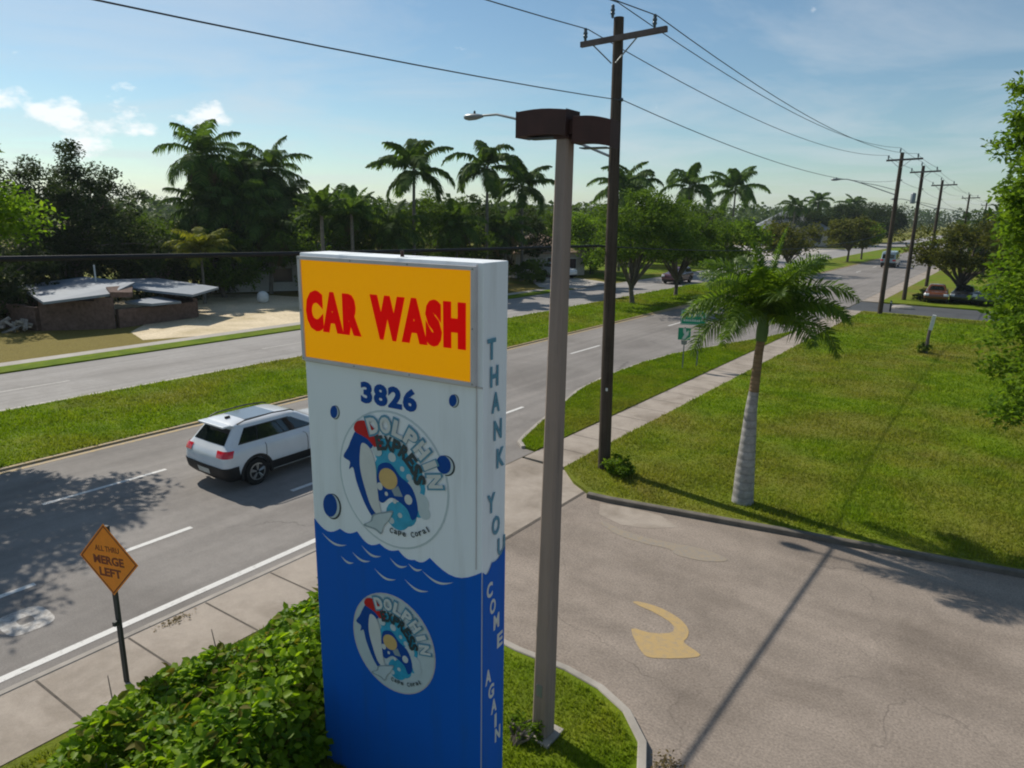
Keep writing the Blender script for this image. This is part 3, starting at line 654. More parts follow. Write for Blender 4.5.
# ------------------------------------------------------------------ broadleaf trees
G1 = 'trees behind the opposite road'; G2 = 'trees in the median'
tree('broadleaf_tree', (-25.6, 5.0), 'bright green tree at the left edge shading the road', group=G2, ctr=(0.0, -0.6, 6.9), rad=(4.0, 3.8, 2.9), nclump=150, per=260, clump=0.9, leaf=0.17, mat='leaf_bright', tr=0.24, seed=3, nl=24)
tree('broadleaf_tree', (-25.3, 51.5), 'round median tree with forked trunk just right of the near utility pole', group=G2, ctr=(0.3, 0, 5.6), rad=(4.3, 4.6, 3.1), nclump=150, per=150, clump=0.9, leaf=0.2, mat='leaf_mid', tr=0.2, h0=1.5, seed=4, nl=18)
tree('broadleaf_tree', (-25.0, 59.4), 'median tree behind the green signs, above the maroon car', group=G2, ctr=(0.2, 0.5, 5.0), rad=(3.8, 4.4, 2.7), nclump=120, per=150, clump=0.9, leaf=0.21, mat='leaf_mid', tr=0.17, h0=1.6, seed=5, nl=16)
tree('broadleaf_tree', (-24.8, 72.0), 'bright yellowish green tree behind the foxtail palm', group=G2, ctr=(0, 0, 4.2), rad=(3.6, 4.2, 2.4), nclump=80, per=90, clump=0.9, leaf=0.3, mat='leaf_bright', tr=0.15, h0=1.4, seed=6, nl=12)
tree('broadleaf_tree', (-24.6, 94), 'olive tinted median tree above the foxtail palm fronds', group=G2, ctr=(0, 0, 4.2), rad=(3.8, 5, 2.4), nclump=80, per=70, clump=0.95, leaf=0.36, mat='leaf_olive', tr=0.15, h0=1.5, seed=7, nl=12)
tree('broadleaf_tree', (-24.0, 127), 'dark round median tree left of the second utility pole', group=G2, ctr=(0, 0, 4.4), rad=(3.9, 4.5, 2.4), nclump=80, per=60, clump=1.0, leaf=0.42, mat='leaf_olive', tr=0.18, h0=2.0, seed=8, nl=12)
tree('broadleaf_tree', (-23.6, 136.5), 'lighter green median tree touching the second utility pole', group=G2, ctr=(0, 0, 4.4), rad=(3.2, 4.5, 2.3), nclump=70, per=60, clump=1.0, leaf=0.42, mat='leaf_bright', tr=0.16, h0=2.0, seed=9, nl=10)
tree('feathery_tree', (-55.4, 22.9), 'tall dark feathery tree at left beyond the ruined building', group=G1, ctr=(0, 0, 6.0), rad=(4.6, 5.2, 4.0), nclump=260, per=170, clump=0.85, leaf=0.19, mat='leaf_dark', tr=0.25, seed=10, nl=40)
tree('feathery_tree', (-60.0, 17.5), 'thin bare topped tree at the far left edge', group=G1, ctr=(0, 0, 7.0), rad=(4.0, 4.0, 3.4), nclump=60, per=40, clump=0.5, leaf=0.2, mat='leaf_dark', tr=0.2, seed=12, nl=45)
bgd = [(-58, 29, 6.6, 4.6, 'leaf_mid', 'rounded green tree just right of the dark feathery tree'),
 (-58.5, 33.5, 5.8, 3.8, 'leaf_dark', 'dark shrubby tree behind the sandy lot left of the palms'),
 (-55.5, 35.5, 6.4, 4.2, 'leaf_dark', 'dark tree filling the gap behind the two tall coconut palms'),
 (-57.0, 44.0, 7.2, 4.4, 'leaf_dark', 'dark tree behind the white walled house'),
 (-55.0, 21.5, 4.8, 3.6, 'leaf_dark', 'dark low tree right behind the ruined building roof'),
 (-50.0, 15.5, 4.8, 3.6, 'leaf_dark', 'dark low tree behind the left end of the ruined building'),
 (-53.0, 27.5, 5.0, 3.2, 'leaf_dark', 'dark low tree behind the right end of the pale roof'),
 (-52.0, 32.2, 5.0, 3.0, 'leaf_mid', 'low green tree under the tallest coconut palm'),
 (-48.5, 40.2, 7.5, 4.2, 'leaf_mid', 'green tree rising above the left part of the yellow panel'),
 (-47.0, 44.5, 7.9, 4.0, 'leaf_mid', 'green tree below the feathery royal palm'),
 (-45.5, 50.5, 8.2, 4.2, 'leaf_mid', 'leafy tree left of the thin trunked royal palm'),
 (-47.5, 58.0, 7.6, 4.4, 'leaf_dark', 'dark tree behind the thin trunked royal palm'),
 (-47.0, 65.0, 7.6, 4.2, 'leaf_dark', 'dark tree left of the tan roofed house'),
 (-46.5, 76.0, 7.4, 4.6, 'leaf_mid', 'green tree seen between the lamp pole and the utility pole'),
 (-42.0, 74.0, 7.8, 4.2, 'leaf_bright', 'bright green tree just left of the near utility pole'),
 (-46.0, 92.0, 7.4, 5.4, 'leaf_dark', 'dark tree behind the first median tree'),
 (-44.5, 103.0, 7.8, 5.4, 'leaf_mid', 'green tree behind the second median tree'),
 (-44.0, 112.0, 7.4, 5.2, 'leaf_dark', 'dark tree below the rightmost large palm'),
 (-47.0, 190.0, 9.5, 7.5, 'leaf_dark', 'dark tree left of the grey roofed house'),
 (-40.0, 205.0, 10.0, 7.5, 'leaf_dark', 'dark tree right of the grey roofed house'),
 (-38.0, 240.0, 11.0, 8.5, 'leaf_dark', 'tall far tree between the median trees and second pole')]
for i, (x, y, h, rr, mt, lb) in enumerate(bgd):
    tree('broadleaf_tree', (x, y), lb, group=G1, ctr=(0, 0, h*0.55), rad=(rr, rr*1.05, h*0.46), nclump=int(80+rr*8), per=125, clump=rr*0.22, leaf=0.19+y*0.0012, mat=mt, tr=0.2, seed=40+i, nl=9, h0=h*0.25, lower=-0.95, z=0.0)
# right side
tree('broadleaf_tree', (1.32, 19.9), 'bright leafy tree cut off by the right edge of the field', ctr=(0.05, 0, 6.9), rad=(2.3, 2.4, 4.4), nclump=300, per=240, clump=0.52, leaf=0.125, mat='leaf_bright', tr=0.14, seed=71, nl=26, h0=1.9, lower=-0.9, z=0.09)
tree('spreading_tree', (-4.6, 73.5), 'dark olive spreading tree above the parked cars at right', ctr=(0.2, 0, 4.0), rad=(5.0, 4.5, 2.8), nclump=130, per=90, clump=0.85, leaf=0.26, mat='leaf_olive', tr=0.22, seed=72, nl=20, h0=1.3, lower=-0.3, z=0.09)
tree('spreading_tree', (1.5, 79), 'dark tree behind the parked cars near the right edge', ctr=(0, 0, 4.0), rad=(4.6, 4.5, 2.8), nclump=110, per=80, clump=0.85, leaf=0.28, mat='leaf_dark', tr=0.22, seed=73, nl=14, h0=1.3, lower=-0.7, z=0.09)
tree('spreading_tree', (-4.5, 110), 'distant dark tree beyond the row of poles at right', ctr=(0, 0, 4.0), rad=(4.5, 6, 3.0), nclump=100, per=60, clump=1.0, leaf=0.36, mat='leaf_dark', tr=0.22, seed=74, nl=10, h0=1.3, lower=-0.8, z=0.09)

def shrub(name, loc, label, rad, leaf, mat, seed, n=1600, group=None, z=0.05):
    r = np.random.default_rng(seed); K, C = crown_points(r, (0, 0, rad[2]*0.9), rad, 26, n//26, rad[0]*0.3)
    C[:, 2] = np.maximum(C[:, 2], 0.03)
    t = empty(name, (loc[0], loc[1], z), 0, label, 'shrub', group)
    limbs(r, (0, 0, -0.05), K, rad[2]*0.3, 0.03, 7, 3).build('stem', T['bark'], t)
    link('foliage', leaf_mesh('foliage', C, leaf, r, T[mat]), t)
    return t
shrub('shrub', (-7.05, 70.4), 'small dark shrub at the foot of the second utility pole row', (0.6, 0.6, 0.6), 0.12, 'leaf_dark', 81)
shrub('shrub', (-3.72, 42.6), 'tuft of weeds around the leaning stake in the field', (0.35, 0.35, 0.28), 0.10, 'leaf_mid', 82, 700, z=0.09)
shrub('shrub', (-41.5, 60.5), 'green bush at the left of the house driveway', (2.0, 3.0, 1.3), 0.22, 'leaf_mid', 83, 3500)
shrub('shrub', (-8.15, 16.35), 'dark weed clump beside the near utility pole', (0.45, 0.4, 0.28), 0.09, 'leaf_bright', 84, 1500, z=0.09)
shrub('shrub', (-4.55, 6.75), 'small weed at the foot of the lamp pole', (0.25, 0.2, 0.16), 0.05, 'leaf_bright', 85, 600, z=0.07)
# far woods: one mass nobody could count
r = np.random.default_rng(9)
pts = []
for _ in range(520):
    side = r.random()
    if side < 0.66: x = r.uniform(-330, -50); y = r.uniform(110, 620) if x > -120 else r.uniform(30, 620)
    else: x = r.uniform(-6, 90); y = r.uniform(130, 640)
    if -72 < x < -34 and 60 < y < 180: continue
    h = r.uniform(7, 10.5)+0.010*y; rd = r.uniform(4, 8); n = 130
    d = r.normal(size=(n, 3)); d /= np.linalg.norm(d, axis=1)[:, None]; d *= (r.random(n)**0.3)[:, None]
    pts.append(np.array([x, y, h*0.5])+d*np.array([rd, rd, h*0.5])*(1+r.normal(0, 0.07, n))[:, None])
for x in np.arange(-70, 40, 5.0):
    h = r.uniform(13, 16); n = 160; d = r.normal(size=(n, 3)); d /= np.linalg.norm(d, axis=1)[:, None]; d *= (r.random(n)**0.3)[:, None]
    pts.append(np.array([x, 620+r.uniform(-20, 20), h*0.5])+d*np.array([6, 6, h*0.5]))
P = np.concatenate(pts)
tag(link('far_woods', leaf_mesh('far_woods', P, 1.5, r, T['woods_leaf'], asp=0.8)), 'dark mass of distant trees along the horizon', 'woods', kind='stuff')

# hedge
HP = [(-7.2, -3), (-7.8, 1.2), (-8.6, 2.7), (-9.0, 3.9), (-9.0, 6.0), (-8.6, 6.9), (-8.0, 7.2), (-7.3, 6.8), (-6.75, 6.0), (-6.35, 5.0), (-6.05, 4.0), (-5.1, 3.2), (-4.7, 2.2), (-4.7, -3)]
r = np.random.default_rng(15)
def hedge():
    n = 60000; P = np.c_[r.uniform(-9.6, -4.8, n), r.uniform(-1.0, 7.9, n)]; P = P[in_poly(P, HP)]
    poly = np.array(HP); A = poly; B = np.roll(poly, -1, 0); dmin = np.full(len(P), 9.0)
    for a, b in zip(A, B):
        ab = b-a; t = np.clip(((P-a)@ab)/(ab@ab), 0, 1); dmin = np.minimum(dmin, np.linalg.norm(P-(a+t[:, None]*ab), axis=1))
    hh = 0.18+0.72*np.clip(dmin/0.55, 0, 1)**0.5
    hh *= 1+0.26*np.sin(P[:, 0]*2.3+P[:, 1]*1.1)+0.10*np.sin(P[:, 1]*3.7-P[:, 0]*1.9)+0.07*np.sin(P[:, 0]*7.1+P[:, 1]*5.3)+r.normal(0, 0.05, len(P))
    z = 0.08+hh*(1-0.75*r.random(len(P))**2.4)
    return np.c_[P, z]
H3 = hedge(); q = r.random(len(H3)); Vn = H3[q < 0.93]; Yn = H3[q >= 0.93]; Yn = Yn[Yn[:, 2] > 0.6]; Yn[:, 2] += 0.05
hd = empty('hedge', (0, 0, 0), 0, 'leafy green hedge along the sidewalk left of the sign', 'hedge')
st = MB()
for k in range(70):
    x, y = r.uniform(-9.1, -5.2), r.uniform(-0.5, 7.2)
    if not in_poly(np.array([[x, y]]), HP)[0]: continue
    st.tube([(x, y, 0.05), (x+r.normal(0, .08), y+r.normal(0, .08), 0.45), (x+r.normal(0, .2), y+r.normal(0, .2), 0.8)], [0.016, 0.012, 0.006], 5)
st.build('stem', T['bark'], hd)
link('foliage', leaf_mesh('foliage', Vn[:40000], 0.11, r, T['hedge_leaf'], up=0.8, asp=0.72, oval=True), hd)
link('young_leaves', leaf_mesh('young_leaves', Yn, 0.12, r, T['hedge_young'], up=0.7, asp=0.6, oval=True), hd)

# ------------------------------------------------------------------ text
def text_poly(body, offset=0.0, space=1.0):
    cu = bpy.data.curves.new('t', 'FONT'); cu.body = body; cu.offset = offset; cu.space_character = space; cu.resolution_u = 3
    ob = bpy.data.objects.new('t', cu); COL.objects.link(ob)
    me = bpy.data.meshes.new_from_object(ob.evaluated_get(bpy.context.evaluated_depsgraph_get()))
    V = np.array([v.co[:] for v in me.vertices]); F = [tuple(p.vertices) for p in me.polygons]
    bpy.data.objects.remove(ob); bpy.data.curves.remove(cu); bpy.data.meshes.remove(me)
    lo, hi = V.min(0), V.max(0); V = V[:, :2]-lo[:2]; V /= (hi-lo)[:2]
    return V, F        # unit box 0..1
def thick(mb, P2, F, fn, off, th):
    """2D polygons mapped by fn(u,v,depth) and given thickness"""
    n = len(P2); V = [fn(p[0], p[1], off) for p in P2]+[fn(p[0], p[1], off+th) for p in P2]
    Fa = [tuple(f)[::-1] for f in F]+[tuple(i+n for i in f) for f in F]
    ec = {}
    for f in F:
        for i in range(len(f)):
            a, b = f[i], f[(i+1) % len(f)]; ec[(a, b)] = 1
    for (a, b) in list(ec):
        if (b, a) not in ec: Fa.append((a, b, b+n, a+n))
    mb.add(V, Fa)
def put_text(mb, body, cx_, cz_, w_, h_, fn, off, th=0.002, bold=0.0, rot=0.0, space=1.0, shear=0.0):
    V, F = text_poly(body, bold, space); P = (V-0.5)*np.array([w_, h_]); P[:, 0] += P[:, 1]*shear
    c_, s_ = math.cos(rot), math.sin(rot); P = P@np.array([[c_, s_], [-s_, c_]])+np.array([cx_, cz_])
    thick(mb, P, F, fn, off, th)
def poly_shape(mb, pts, fn, off, th=0.002): thick(mb, pts, [tuple(range(len(pts)))], fn, off, th)
def ell(cx_, cz_, a, b, n=32, rot=0.0, a0=0, a1=2*math.pi):
    o = []
    for k in range(n):
        g = a0+(a1-a0)*k/(n if a1-a0 > 6.28 else n-1); x, y = a*math.cos(g), b*math.sin(g)
        o.append((cx_+x*math.cos(rot)-y*math.sin(rot), cz_+x*math.sin(rot)+y*math.cos(rot)))
    return o
# ------------------------------------------------------------------ the sign tower
S = 0.818; th_ = R_(6.0); uu = Vector((math.cos(th_), math.sin(th_), 0)); nnv = Vector((-math.sin(th_), math.cos(th_), 0))
Wd = 2.88*S; Dp = 0.55*S; Hs = 7.0-0.55*S
br = Vector((-4.93*S, 6.25*S, 0)); bl = br-uu*(2.88*S)
SG = empty('sign_tower', bl+Vector((0, 0, 0.07)), th_, 'tall white and blue car wash sign tower with yellow top panel', 'sign')
# local frame: x along the face, y into the sign, z up.   (u, z) below are in survey units, scaled by S about eye height
def ZZ(z): return 7.0-(7.0-z)*S-0.07
def front(u, z, off): return ((u+0.10)*S, -off, ZZ(z))
def side(v, z, off): return (Wd+off, v*S, ZZ(z))
zt = Hs-0.07
MB().box((Wd/2, Dp/2, zt/2-0.1), (Wd, Dp, zt+0.2)).build('cabinet', T['sign_white'], SG, bevel=0.012)
# frame around the yellow panel, a box standing proud of the face
fr = MB()
U0, U1, Z0, Z1 = 0.0, 2.70, 5.02, 6.41
for (a, b, c_, d_) in ((U0-0.08, U1, Z1-0.045, Z1), (U0-0.08, U1, Z0, Z0+0.045), (U0-0.08, U0-0.03, Z0+0.045, Z1-0.045), (U1-0.05, U1, Z0+0.045, Z1-0.045)):
    p = front((a+b)/2, (c_+d_)/2, 0.03); fr.box(p, ((b-a)*S, 0.058, (d_-c_)*S))
fr.build('panel_frame', T['sign_frame'], SG)
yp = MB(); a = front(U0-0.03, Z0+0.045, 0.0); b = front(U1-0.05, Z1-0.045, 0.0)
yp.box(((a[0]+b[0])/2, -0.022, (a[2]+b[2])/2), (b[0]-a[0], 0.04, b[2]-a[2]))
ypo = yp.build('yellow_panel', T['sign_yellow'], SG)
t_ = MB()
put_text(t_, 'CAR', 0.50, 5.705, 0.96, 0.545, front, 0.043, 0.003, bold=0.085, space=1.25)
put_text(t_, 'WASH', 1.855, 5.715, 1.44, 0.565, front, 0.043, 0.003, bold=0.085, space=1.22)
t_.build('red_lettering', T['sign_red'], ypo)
# trims
tr_ = MB()
for z_ in (5.0,): tr_.box((Wd/2, -0.004, ZZ(z_)), (Wd-0.004, 0.008, 0.02))
z3 = ZZ(2.62); tr_.box((Wd-0.07, -0.004, (zt+z3)/2), (0.012, 0.008, zt-z3-0.03))
tr_.build('trim', T['sign_frame'], SG)
MB().tube([(Wd*0.53, 0.2, zt-0.02), (Wd*0.53, 0.2, zt+0.06)], 0.02, 8).build('lifting_bolt', T['rust_brown'], SG)
# lower blue water, wraps the front and sides
def arc(p, q, sag, n=8):
    return [(p[0]+(q[0]-p[0])*k/n, p[1]+(q[1]-p[1])*k/n-sag*math.sin(math.pi*k/n)) for k in range(n)]
cusp = [(-0.095, 2.66), (0.40, 2.62), (0.72, 2.66), (1.12, 2.58), (1.45, 2.57), (1.72, 2.50), (1.97, 2.60), (2.775, 2.62)]
top = []
for i, (p, q_) in enumerate(zip(cusp[:-1], cusp[1:])): top += arc(p, q_, (0.12, 0.05, 0.10, 0.05, 0.05, 0.05, 0.17)[i], 8)
top.append(cusp[-1])
zb = 7-(7-0.02)/S
bw = MB(); m_ = len(top)
Pq = [(u, z) for u, z in top]+[(u, zb) for u, z in top]
thick(bw, Pq, [(m_+i, m_+i+1, i+1, i) for i in range(m_-1)], front, 0.001, 0.004)
tops = arc((0.005, 2.62), (0.22, 2.66), 0.09, 6)+arc((0.22, 2.66), (0.545, 2.78), 0.07, 6)+[(0.545, 2.78)]; m_ = len(tops)
thick(bw, [(u, z) for u, z in tops]+[(u, zb) for u, z in tops], [(m_+i, m_+i+1, i+1, i) for i in range(m_-1)], side, 0.009, 0.003)
bwo = bw.build('blue_water_panel', T['sign_blue'], SG)
fo = MB()
def crescent(p, q_, sag, wd=0.032):
    a = arc(p, q_, sag, 10)+[q_]; b = [(x, z-wd*math.sin(math.pi*i/10)) for i, (x, z) in enumerate(a)]
    thick(fo, a+b, [(11+i, 12+i, i+1, i) for i in range(10)], front, 0.005, 0.002)
for p, q_, s_ in [((0.05, 2.47), (0.52, 2.40), 0.06), ((0.80, 2.47), (1.15, 2.40), 0.05), ((0.62, 2.32), (0.95, 2.27), 0.04), ((0.40, 2.20), (0.64, 2.16), 0.03), ((1.30, 2.42), (1.60, 2.38), 0.05), ((1.02, 2.18), (1.40, 2.12), 0.05), ((1.55, 2.17), (1.95, 2.11), 0.05), ((1.85, 2.38), (2.35, 2.36), 0.07), ((1.62, 2.42), (1.85, 2.40), 0.03)]:
    crescent(p, q_, s_)
fo.build('foam_line', T['sign_letter_white'], bwo)
for u_, z_ in [(-0.055, 6.38), (0.85, 6.388), (1.75, 6.388), (2.675, 6.38), (-0.055, 5.7), (2.675, 5.7), (-0.055, 5.045), (0.85, 5.042), (1.75, 5.042), (2.675, 5.045)]:
    a = front(u_, z_, 0.059); MB().lathe([(0.009, 0.002), (0.009, -0.003)], a, 8, 'Y').build('screw', T['galvanised'], SG)
# street number
nb = MB(); put_text(nb, '3826', 1.345, 4.695, 0.92, 0.30, front, 0.002, 0.003, bold=0.05, space=1.12)
nb.build('street_number', T['sign_navy'], SG)
# bubbles
def bubble(u, z, a, b, rot=-0.25):
    o1 = MB(); poly_shape(o1, ell(u+a*0.22, z-b*0.05, a, b, 24, rot), front, 0.002, 0.002); ob = o1.build('bubble', T['sign_dark'], SG)
    o2 = MB(); poly_shape(o2, ell(u+a*0.12, z-b*0.03, a*0.92, b*0.92, 24, rot), front, 0.0045, 0.002); o2.build('bubble_rim', T['sign_pale'], ob)
    o3 = MB(); poly_shape(o3, ell(u-a*0.08, z, a*0.84, b*0.9, 24, rot), front, 0.007, 0.002); o3.build('bubble_fill', T['sign_navy'], ob)
bubble(0.40, 4.34, 0.075, 0.10); bubble(2.36, 4.79, 0.065, 0.085); bubble(2.22, 3.94, 0.13, 0.135); bubble(0.25, 2.94, 0.155, 0.20)
# emblem
def emblem(cx_, cz_, k, f0, disc_mat, ring_mat, parent, big):
    def fn(u, z, off): return front(cx_+u*k, cz_+z*k, off+f0)
    e = MB(); poly_shape(e, ell(0, 0, 1.0, 1.04, 48), fn, 0.0, 0.002); eo = e.build('emblem', T[ring_mat], parent)
    e = MB(); poly_shape(e, ell(0, 0, 0.97, 1.01, 48), fn, 0.0025, 0.001); e.build('emblem_disc', T[disc_mat], eo)
    # bubble cluster behind
    c1 = MB()
    for (u, z, a) in [(0.05, 0.30, 0.30), (-0.12, 0.42, 0.2), (0.30, 0.16, 0.26), (0.10, -0.52, 0.22), (0.24, -0.45, 0.2), (0.45, -0.28, 0.18), (0.38, 0.0, 0.22), (-0.05, 0.1, 0.28)]:
        poly_shape(c1, ell(u, z, a, a, 18), fn, 0.0045+0.0001*len(c1.v)/60, 0.001)
    c1.build('splash', T['sign_cyan'], eo)
    c2 = MB()
    for j, (u, z, a) in enumerate([(0.02, 0.36, 0.07), (0.40, -0.02, 0.12), (0.52, -0.22, 0.14), (0.58, -0.36, 0.10), (0.20, 0.22, 0.04), (0.14, -0.5, 0.04), (-0.02, -0.62, 0.05), (0.32, 0.12, 0.05)]):
        poly_shape(c2, ell(u, z, a, a, 16), fn, 0.0064+0.00012*j, 0.001)
    c2.build('foam_bubble', T['sign_pale'], eo)
    # car
    car_ = smooth_poly([(-0.27, 0.02), (-0.22, 0.20), (-0.02, 0.26), (0.16, 0.10), (0.34, 0.0), (0.44, -0.18), (0.46, -0.40), (0.36, -0.52), (0.26, -0.36), (0.0, -0.26), (-0.18, -0.38), (-0.28, -0.30), (-0.30, -0.12)])
    c3 = MB(); poly_shape(c3, car_, fn, 0.0078, 0.001); c3.build('car_picture', T['sign_navy'], eo)
    c4 = MB(); poly_shape(c4, ell(-0.06, 0.02, 0.17, 0.16, 20), fn, 0.0091, 0.001); c4.build('sponge', T['sign_tan'], eo)
    c5 = MB()
    for u, z, a in [(-0.22, -0.13, 0.055), (0.30, -0.22, 0.07), (0.05, -0.30, 0.035), (-0.1, -0.22, 0.03)]: poly_shape(c5, ell(u, z, a, a*1.1, 14), fn, 0.0091, 0.001)
    c5.build('lamp_picture', T['sign_letter_white'], eo)
    c5 = MB(); poly_shape(c5, [(0.0, -0.14), (0.12, -0.05), (0.20, -0.2), (0.05, -0.22)], fn, 0.0091, 0.001); c5.build('screen_picture', T['sign_gray'], eo)
    # dolphin: body, belly, cap
    body = smooth_poly([(-0.62, 0.66), (-0.42, 0.72), (-0.30, 0.60), (-0.33, 0.46), (-0.42, 0.36), (-0.50, 0.10), (-0.50, -0.15), (-0.42, -0.38), (-0.30, -0.56), (-0.22, -0.66), (-0.36, -0.66), (-0.52, -0.46), (-0.66, -0.16), (-0.72, 0.06), (-0.80, 0.02), (-0.78, 0.14), (-0.90, 0.20), (-0.80, 0.36), (-0.73, 0.50)])
    d1 = MB(); poly_shape(d1, body, fn, 0.0103, 0.001); d1.build('dolphin_back', T['sign_navy'], eo)
    belly = smooth_poly([(-0.52, 0.48), (-0.38, 0.42), (-0.29, 0.2), (-0.27, -0.1), (-0.24, -0.38), (-0.20, -0.62), (-0.38, -0.50), (-0.50, -0.22), (-0.58, 0.08), (-0.57, 0.34)])
    d2 = MB(); poly_shape(d2, belly, fn, 0.0115, 0.001); d2.build('dolphin_belly', T['sign_letter_white'], eo)
    tail = smooth_poly([(-0.36, -0.60), (-0.12, -0.50), (0.02, -0.46), (-0.06, -0.62), (-0.16, -0.74), (-0.22, -0.88), (-0.34, -0.84), (-0.56, -0.82), (-0.42, -0.72)])
    d3 = MB(); poly_shape(d3, tail, fn, 0.0127, 0.001); d3.build('dolphin_tail', T['sign_gray'], eo)
    tl = [( -0.155+(x+0.155)*0.86, -0.67+(z+0.67)*0.84) for x, z in tail]; d3 = MB(); poly_shape(d3, tl, fn, 0.0138, 0.001); d3.build('dolphin_tail_fill', T['sign_pale'], eo)
    cap = smooth_poly([(-0.66, 0.64), (-0.62, 0.78), (-0.44, 0.82), (-0.26, 0.70), (-0.16, 0.50), (-0.26, 0.44), (-0.42, 0.56)])
    d4 = MB(); poly_shape(d4, cap, fn, 0.0127, 0.001); d4.build('red_cap', T['sign_red_plain'], eo)
    g1 = MB(); poly_shape(g1, ell(-0.24, 0.40, 0.085, 0.07, 14), fn, 0.014, 0.001); g1.build('dolphin_eye', T['sign_pale'], eo)
    # lettering on arcs
    L1 = MB(); L2 = MB(); L3 = MB(); L4 = MB()
    def arcword(word, mbs, rad, a0, a1, hgt, wd, bolds, offs):
        for i, ch in enumerate(word):
            g = a0+(a1-a0)*i/(len(word)-1); rr = rad
            for mb_, bo, of, sc in zip(mbs, bolds, offs, (1.0, 0.78)):
                put_text(mb_, ch, rr*math.cos(g)-0.05, rr*math.sin(g)-0.02, wd*sc*(0.45 if ch == 'I' else 1), hgt*sc, fn, of, 0.001, bold=bo, rot=g-math.pi/2)
    arcword('DOLPHIN', (L1, L2), 0.84, R_(108), R_(12), 0.31, 0.25, (0.07, 0.045), (0.0150, 0.0165))
    arcword('EXPRESS', (L3,), 0.575, R_(104), R_(14), 0.22, 0.15, (0.05,), (0.0155,))
    for i, ch in enumerate('Cape Coral'):
        if ch == ' ': continue
        g = R_(-100+5.6*i); put_text(L4, ch, 0.80*math.cos(g)+0.12, 0.80*math.sin(g)+0.02, 0.062 if ch != 'l' else 0.022, 0.085 if ch in 'CplR' else 0.065, fn, 0.0155, 0.001, bold=0.02, rot=g+math.pi/2)
    L1.build('lettering_outline', T['sign_teal'], eo); L2.build('lettering', T['sign_letter_white'], eo)
    L3.build('lettering', T['sign_dark'], eo); L4.build('lettering', T['sign_dark'], eo)
    return eo
emblem(1.37, 3.55, 0.92, 0.0015, 'sign_white', 'sign_pale', SG, True)
emblem(1.315, 1.10, 0.735, 0.006, 'sign_pale', 'sign_frame', SG, False)
# writing down the side
sA = MB(); sB = MB()
for ch, v, z in [('T', .17, 5.44), ('H', .235, 5.10), ('A', .275, 4.77), ('N', .33, 4.41), ('K', .40, 4.03), ('Y', .19, 3.48), ('O', .31, 3.14), ('U', .45, 2.80)]:
    put_text(sA, ch, v, z, 0.185, 0.255, side, 0.009, 0.003, bold=0.03)
for ch, v, z in [('C', .16, 2.30), ('O', .24, 2.03), ('M', .335, 1.76), ('E', .43, 1.44), ('A', .14, 1.04), ('G', .22, 0.77), ('A', .29, 0.50), ('I', .34, 0.23), ('N', .40, -0.02)]:
    put_text(sB, ch, v, z, 0.14 if ch != 'I' else 0.05, 0.215, side, 0.0125, 0.003, bold=0.035)
sA.build('side_lettering', T['sign_teal'], SG); sB.build('side_lettering', T['sign_letter_white'], SG)

# ------------------------------------------------------------------ parking lot lamp
LP = empty('lot_lamp', (-4.39, 6.93, 0.07), 0, 'concrete lamp pole with two rusty brown box lights beside the sign', 'lamp post')
pp = MB(); n = 8; V = []; 
for z, h, dx in ((-0.1, 0.122, 0), (7.74, 0.080, 0.06)):
    c_ = h*0.72; V += [(x+dx, y, z) for x, y in ((-c_, -h), (c_, -h), (h, -c_), (h, c_), (c_, h), (-c_, h), (-h, c_), (-h, -c_))]
pp.add(V, [tuple(range(8))[::-1], tuple(range(8, 16))]+[(k, (k+1) % 8, 8+(k+1) % 8, 8+k) for k in range(8)])
pp.build('pole', T['concrete_pole'], LP)
def boxlight(x0, x1, zl, zr, dy, rz):
    e = MB(); L = x1-x0; n = 6; pr = [(x0+L*i/n, zl+(zr-zl)*i/n+0.022*math.sin(math.pi*i/n)) for i in range(n+1)]
    V = []
    for x, z in pr: V += [(x, -dy, z), (x, dy, z), (x, dy, z-0.27), (x, -dy, z-0.27)]
    F = [(0, 1, 2, 3), (n*4+3, n*4+2, n*4+1, n*4)]
    for i in range(n):
        for k in range(4): F.append((i*4+k, i*4+(k+1) % 4, (i+1)*4+(k+1) % 4, (i+1)*4+k))
    e.add(V, F); b = e.build('box_light', T['rust_brown'], LP, bevel=0.008)
    MB().box(((x0+x1)/2, 0, min(zl, zr)-0.272), (L*0.7, dy*1.2, 0.012)).build('lens', T['window_dark'], b); b.rotation_euler = (0, 0, rz); return b
MB().box((0, 0, 0.02), (0.42, 0.42, 0.05)).build('base_plate', T['kerb_concrete'], LP, bevel=0.008)
MB().box((0, -0.119, 0.75), (0.09, 0.012, 0.18)).build('hand_hole_cover', T['galvanised'], LP, bevel=0.003)
boxlight(-0.50, 0.145, 8.03, 8.02, 0.15, R_(2)); boxlight(0.19, 0.63, 7.95, 7.90, 0.13, R_(8))
MB().box((0.165, 0, 7.85), (0.06, 0.14, 0.14)).build('bracket', T['rust_brown'], LP)
MB().box((0.06, 0, 7.745), (0.19, 0.19, 0.04)).build('pole_cap', T['rust_brown'], LP, bevel=0.01)

